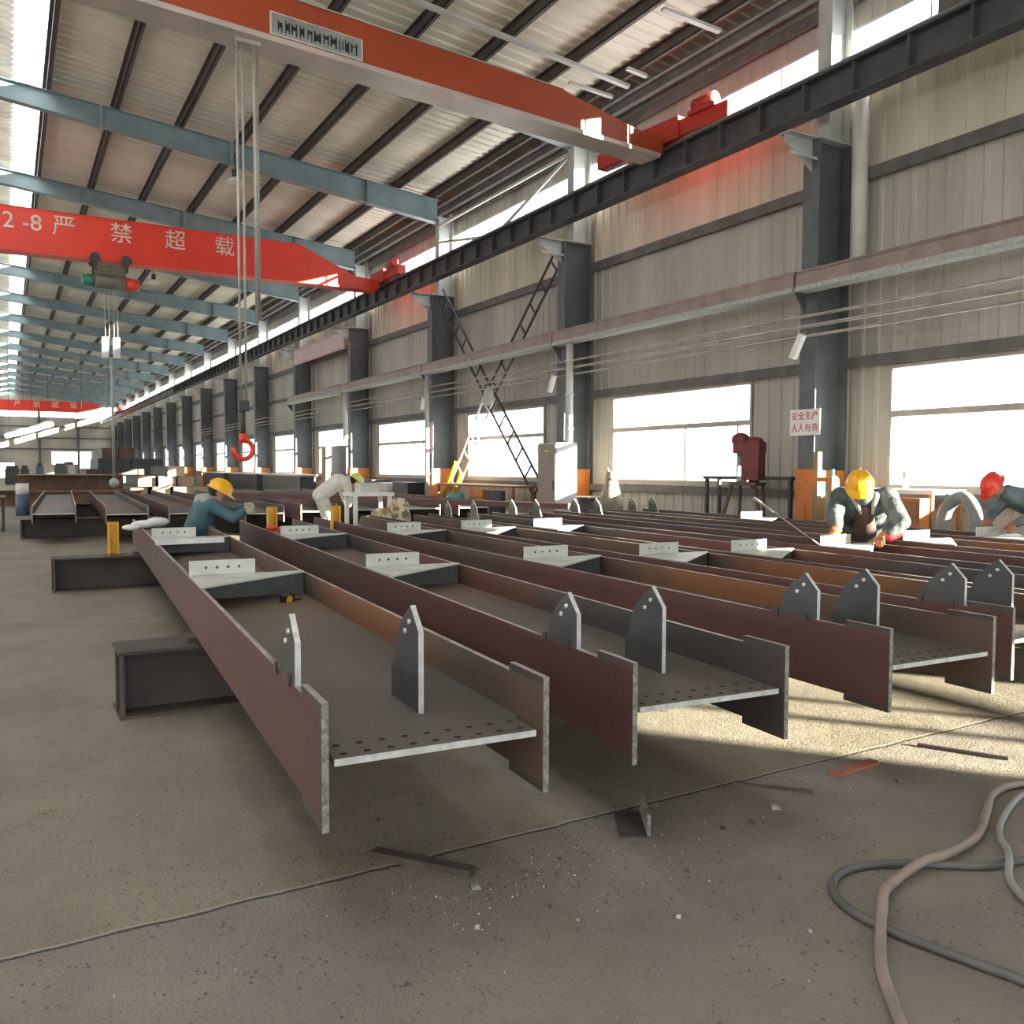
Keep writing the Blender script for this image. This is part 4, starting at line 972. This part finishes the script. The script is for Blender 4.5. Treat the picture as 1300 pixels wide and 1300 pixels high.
def person(label, loc, J, face_dir, up_dir, mj, mt, mh, mg, cloth=None, puff=0.):
    """J: world joints. Body is one continuous surface; clothing, helmet and gloves are its children."""
    t = thing('person', label, 'person', loc); o = V(loc)
    J = {k: V(p) - o for k, p in J.items()}
    f = V(face_dir).normalized(); u = V(up_dir); u = (u - f * u.dot(f)).normalized(); r = f.cross(u)
    H = J['head']; pel, che, nek = J['pelvis'], J['chest'], J['neck']
    sx = (J['shR'] - J['shL']).normalized()
    hipL, hipR = J['hipL'], J['hipR']
    def limbs(a, k, cut=0.):
        q = []
        for s in 'LR':
            q += [(J['sh' + s], .058 + a, J['el' + s], .043 + a), (J['el' + s], .043 + a, J['wr' + s].lerp(J['el' + s], cut), .030 + a * k + .012 * cut)]
        return q
    def legs(a):
        q = []
        for s in 'LR':
            q += [(J['hip' + s], .085 + a, J['kn' + s], .058 + a), (J['kn' + s], .058 + a, J['an' + s], .040 + a)]
        return q
    def trunk(a):
        q = [(hipL, .10 + a, hipR, .10 + a)]
        for s in (-.075, .075): q.append((pel + sx * s, .10 + a, che + sx * s * 1.25, .115 + a))
        q += [(che - sx * .08, .11 + a, J['shL'], .065 + a), (che + sx * .08, .11 + a, J['shR'], .065 + a), (che, .11 + a, nek, .07 + a)]
        return q
    hd = [(H + u * .035 - f * .015, .088, H + u * .03 + f * .02, .083), (H - u * .06 + f * .035, .055, H + f * .03, .075), (H - u * .085 + f * .06, .024, H - u * .08 + f * .05, .03),
          (H + f * .088 + u * .012, .012, H + f * .104 - u * .022, .016), (nek, .058, H - u * .05 - f * .02, .055)]
    for s in (-1, 1): hd.append((H + r * s * .083 - f * .012 + u * .02, .014, H + r * s * .082 - f * .012 - u * .02, .011))
    hands = []
    for s in 'LR': hands += [(J['wr' + s], .030, J['wr' + s] + J['hd' + s].normalized() * .05 if False else J['wr' + s], .030)]
    feet = []
    for s in 'LR': feet += [(J['an' + s], .040, J['an' + s] + V((0, 0, -.03)), .042), (J['an' + s] + V((0, 0, -.035)), .038, J['to' + s], .032)]
    body = remeshed('body', trunk(0) + limbs(0, .5) + legs(0) + hd + hands + feet, .016, 'skin', t, 3)
    remeshed('jacket', trunk(.028 + puff) + limbs(.024 + puff, .8, .42 if mg == 'glove' else .25 if mg == 'gloveB' else .08), .017, mj, t, 3)
    remeshed('trousers', [(hipL, .118, hipR, .118)] + legs(.022), .018, mt, t, 3)
    for s in 'LR':
        remeshed('boot', [(J['an' + s] + V((0, 0, .05)), .062, J['an' + s] + V((0, 0, -.03)), .058), (J['an' + s] + V((0, 0, -.035)), .052, J['to' + s], .045)], .014, 'black', t, 2)
    for s, sd in (('L', 1), ('R', -1)):
        w = J['wr' + s]; d = J['hd' + s]; C = hand_caps(w, d, J['pn' + s], sd)
        el = J['el' + s]; C += [(w + (el - w).normalized() * (.13 if mg != 'gloveC' else .05), .062 if mg == 'glove' else .052, w, .036)]
        remeshed('glove', C, .0065, mg, t, 2)
    # face
    bm = BM()
    for s in (-1, 1): ball(bm, H + f * .088 + r * s * .033 + u * .012, .011, 8, 6)
    obj('eyes', bm, 'eye', t, True)
    bm = BM(); tube(bm, [H + f * (.083 - abs(q) * .012) - u * .052 + r * q * .024 for q in (-1, -.5, 0, .5, 1)], .006, 6); obj('mouth', bm, 'lip', t)
    # hair edge below the helmet
    bm = BM(); R = Matrix((r, f, u)).transposed()
    ball(bm, H + u * .02 - f * .03, .1, 14, 9, (.93, .9, .9), R); obj('hair', bm, 'hair', t, True)
    # helmet: dome, brim with peak, ridge
    bm = BM(); hc = H + u * .045; rows = []
    n, mm = 20, 7
    for j in range(mm):
        ph = (PI / 2) * (1 - j / (mm - 1)) ; row = []
        for i in range(n):
            th = 2 * PI * i / n
            row.append(bm.verts.new(hc + r * math.cos(th) * .122 * math.sin(ph) + f * (math.sin(th) * .148 * math.sin(ph)) + u * .128 * math.cos(ph) if ph > 1e-6 else hc + u * .128 + (r * math.cos(th) + f * math.sin(th)) * .002))
        rows.append(row)
    brim = []
    for i in range(n):
        th = 2 * PI * i / n; ext = .022 + .045 * max(0, math.sin(th)) ** 2
        brim.append(bm.verts.new(hc + r * math.cos(th) * (.122 + ext * .8) + f * math.sin(th) * (.148 + ext) - u * (.012 + .012 * max(0, math.sin(th)))))
    for A, B in zip([brim] + rows, rows):
        for i in range(n): q = bm.faces.new((A[i], A[(i + 1) % n], B[(i + 1) % n], B[i])); q.smooth = True
    bm.faces.new(rows[-1])
    he = obj('helmet', bm, mh, t)
    sol = he.modifiers.new('s', 'SOLIDIFY'); sol.thickness = .005; sol.offset = -1
    bm = BM(); tube(bm, [hc + u * (.132 * math.cos(a)) + f * (.150 * math.sin(a)) for a in [math.radians(d_) for d_ in range(-75, 76, 15)]], .012, 8); obj('ridge', bm, mh, he)
    if cloth:
        for nm, caps, m, vx in cloth: remeshed(nm, [(V(a) - o, ra, V(b) - o, rb) for a, ra, b, rb in caps], vx, m, t)
    return t

# welder A: yellow helmet, bending over the sixth beam, facing the camera
person('person in a yellow helmet and teal-grey jacket bending over a pale plate, gloved hands down', (7.97, 6.25, 0), {
    'pelvis': (8.00, 6.20, .92), 'chest': (7.68, 5.95, 1.14), 'neck': (7.52, 5.83, 1.24), 'head': (7.32, 5.71, 1.335),
    'shL': (7.74, 5.70, 1.21), 'shR': (7.47, 6.05, 1.21), 'elL': (7.68, 5.49, .98), 'wrL': (7.50, 5.60, .81), 'elR': (7.28, 5.98, 1.03), 'wrR': (7.12, 5.80, .885),
    'hdL': (-.5, .1, -.35), 'hdR': (-.06, .06, -.5), 'pnL': (-.1, .2, -1), 'pnR': (.3, .6, -.1),
    'hipL': (8.03, 6.12, .92), 'hipR': (7.92, 6.28, .92), 'knL': (7.98, 6.02, .50), 'knR': (7.88, 6.20, .50), 'anL': (8.05, 6.22, .085), 'anR': (7.94, 6.40, .085), 'toL': (7.95, 6.07, .05), 'toR': (7.84, 6.25, .05)},
    (-.60, -.42, -.68), (-.5, -.33, .8), 'jackA', 'trous', 'helY', 'glove', puff=.022,
    cloth=[('apron', [((7.56, 5.84, 1.08), .09, (7.74, 5.95, .84), .11)], 'apron', .016), ('collar', [((7.58, 5.72, 1.235), .04, (7.54, 5.72, 1.05), .016), ((7.44, 5.88, 1.235), .04, (7.47, 5.80, 1.05), .016)], 'collar', .012), ('red_sleeve', [((7.66, 5.53, .88), .075, (7.57, 5.55, .83), .06)], 'redcloth', .016)])
# worker B: red helmet at the right edge
person('person in a red helmet and slate jacket leaning over a plate at the right edge', (10.82, 5.60, 0), {
    'pelvis': (10.75, 5.55, .93), 'chest': (10.36, 5.78, 1.15), 'neck': (10.17, 5.88, 1.23), 'head': (10.03, 5.96, 1.30),
    'shL': (10.27, 5.60, 1.19), 'shR': (10.40, 5.99, 1.19), 'elL': (10.10, 5.52, .97), 'wrL': (9.92, 5.68, .87), 'elR': (10.14, 6.05, .98), 'wrR': (9.88, 5.95, .88),
    'hdL': (-.35, .15, -.25), 'hdR': (-.35, -.05, -.25), 'pnL': (-.3, .0, -1), 'pnR': (-.3, 0, -1),
    'hipL': (10.70, 5.46, .93), 'hipR': (10.80, 5.64, .93), 'knL': (10.62, 5.48, .50), 'knR': (10.72, 5.68, .50), 'anL': (10.76, 5.44, .085), 'anR': (10.86, 5.64, .085), 'toL': (10.57, 5.52, .05), 'toR': (10.67, 5.72, .05)},
    (-.62, .16, -.74), (-.75, .2, .6), 'jackB', 'trous', 'helR', 'gloveB')
# worker C: yellow helmet, blue jacket, between the first and second beams
person('person in a yellow helmet and blue work jacket stooping between the first two beams', (2.28, 11.05, 0), {
    'pelvis': (1.99, 11.30, .68), 'chest': (2.10, 11.15, 1.00), 'neck': (2.15, 11.07, 1.10), 'head': (2.23, 11.00, 1.18),
    'shL': (2.14, 11.31, 1.03), 'shR': (2.14, 10.93, 1.03), 'elL': (2.44, 11.21, .93), 'wrL': (2.62, 11.00, 1.03), 'elR': (2.36, 10.81, .88), 'wrR': (2.56, 10.81, 1.00),
    'hdL': (.4, -.1, .05), 'hdR': (.4, .1, .08), 'pnL': (0, -.4, -.9), 'pnR': (0, .4, -.9),
    'hipL': (2.04, 11.39, .70), 'hipR': (2.10, 11.19, .70), 'knL': (2.40, 11.35, .50), 'knR': (2.44, 11.11, .50), 'anL': (2.24, 11.25, .085), 'anR': (2.28, 11.01, .085), 'toL': (2.42, 11.27, .05), 'toR': (2.45, 10.99, .05)},
    (.86, -.22, -.45), (.42, -.1, .9), 'jackC', 'trous', 'helY', 'gloveC',
    cloth=[('hood', [((2.06, 11.17, 1.09), .09, (2.10, 11.01, 1.09), .09)], 'collar', .014)])
# worker D: white overalls, bent double beyond the fourth beam
person('person in white overalls and a lime-yellow helmet bent double beside the white table', (5.02, 15.6, 0), {
    'pelvis': (5.02, 15.70, 1.00), 'chest': (5.33, 15.62, 1.24), 'neck': (5.50, 15.58, 1.24), 'head': (5.62, 15.52, 1.22),
    'shL': (5.45, 15.80, 1.18), 'shR': (5.42, 15.40, 1.18), 'elL': (5.50, 15.78, .95), 'wrL': (5.50, 15.62, .82), 'elR': (5.45, 15.30, .95), 'wrR': (5.42, 15.28, .80),
    'hdL': (0, -.1, -.4), 'hdR': (0, 0, -.4), 'pnL': (-.4, -.3, 0), 'pnR': (-.4, .2, 0),
    'hipL': (5.02, 15.80, .98), 'hipR': (5.02, 15.60, .98), 'knL': (5.16, 15.80, .53), 'knR': (5.16, 15.55, .53), 'anL': (5.12, 15.84, .085), 'anR': (5.30, 15.5, .085), 'toL': (5.3, 15.84, .05), 'toR': (5.48, 15.5, .05)},
    (.75, -.1, -.65), (.6, 0, .75), 'jackD', 'jackD', 'helG', 'jackD')

# ------------------------------------------------------------------ light and camera
w = bpy.data.worlds.new('World'); S.world = w; w.use_nodes = True
bg = w.node_tree.nodes['Background']; bg.inputs[0].default_value = (.92, .965, 1, 1); bg.inputs[1].default_value = 5.5
su = bpy.data.lights.new('sun', 'SUN'); su.energy = 62; su.angle = math.radians(.6); su.color = (1, .87, .69)
so = bpy.data.objects.new('sun', su); COL.objects.link(so)
so.rotation_euler = V((-.61, .79, -.2)).to_track_quat('-Z', 'Y').to_euler(); so.location = (30, -30, 15)
def portal(loc, sx, sy, d):
    l = bpy.data.lights.new('daylight portal', 'AREA'); l.shape = 'RECTANGLE'; l.size = sx; l.size_y = sy; l.cycles.is_portal = True; l.energy = 1
    o = bpy.data.objects.new('daylight_portal', l); COL.objects.link(o); o.location = loc; o.rotation_euler = V(d).to_track_quat('-Z', 'Y').to_euler()
portal((XW + .2, 55, 8.4), 1.1, 151, (-1, 0, 0)); portal((XW + .2, 55, 2.2), 2.0, 151, (-1, 0, 0))
portal((XL - .2, 55, 5.0), 8.5, 151, (1, 0, 0)); portal((-1.2, 55, 12.2), 4.8, 151, (0, 0, -1)); portal((-.5, YB - .2, 2.8), 12, 5.6, (0, 1, 0))

cd = bpy.data.cameras.new('camera'); cam = bpy.data.objects.new('camera', cd); COL.objects.link(cam)
cd.sensor_width = 36; cd.lens = 36 * 1100 / 1300; cd.clip_end = 500; cd.clip_start = .05
yaw, pit, rol = math.atan(640 / 1100), math.radians(-2.9), .0035
fw = V((math.sin(yaw) * math.cos(pit), math.cos(yaw) * math.cos(pit), math.sin(pit))); r0 = V((math.cos(yaw), -math.sin(yaw), 0)); u0 = r0.cross(fw)
r1 = r0 * math.cos(rol) + u0 * math.sin(rol); u1 = u0 * math.cos(rol) - r0 * math.sin(rol)
R = Matrix((r1, u1, -fw)).transposed().to_4x4(); R.translation = V((0, 0, 1.5)); cam.matrix_world = R
S.camera = cam
S.view_settings.view_transform = 'Standard'; S.view_settings.look = 'None'; S.view_settings.gamma = 1; S.view_settings.exposure = .18
S.view_settings.use_curve_mapping = False
S.cycles.max_bounces = 10; S.cycles.diffuse_bounces = 6; S.cycles.transparent_max_bounces = 16; S.cycles.use_denoising = True
S.cycles.sample_clamp_indirect = 6; S.cycles.caustics_reflective = False; S.cycles.caustics_refractive = False
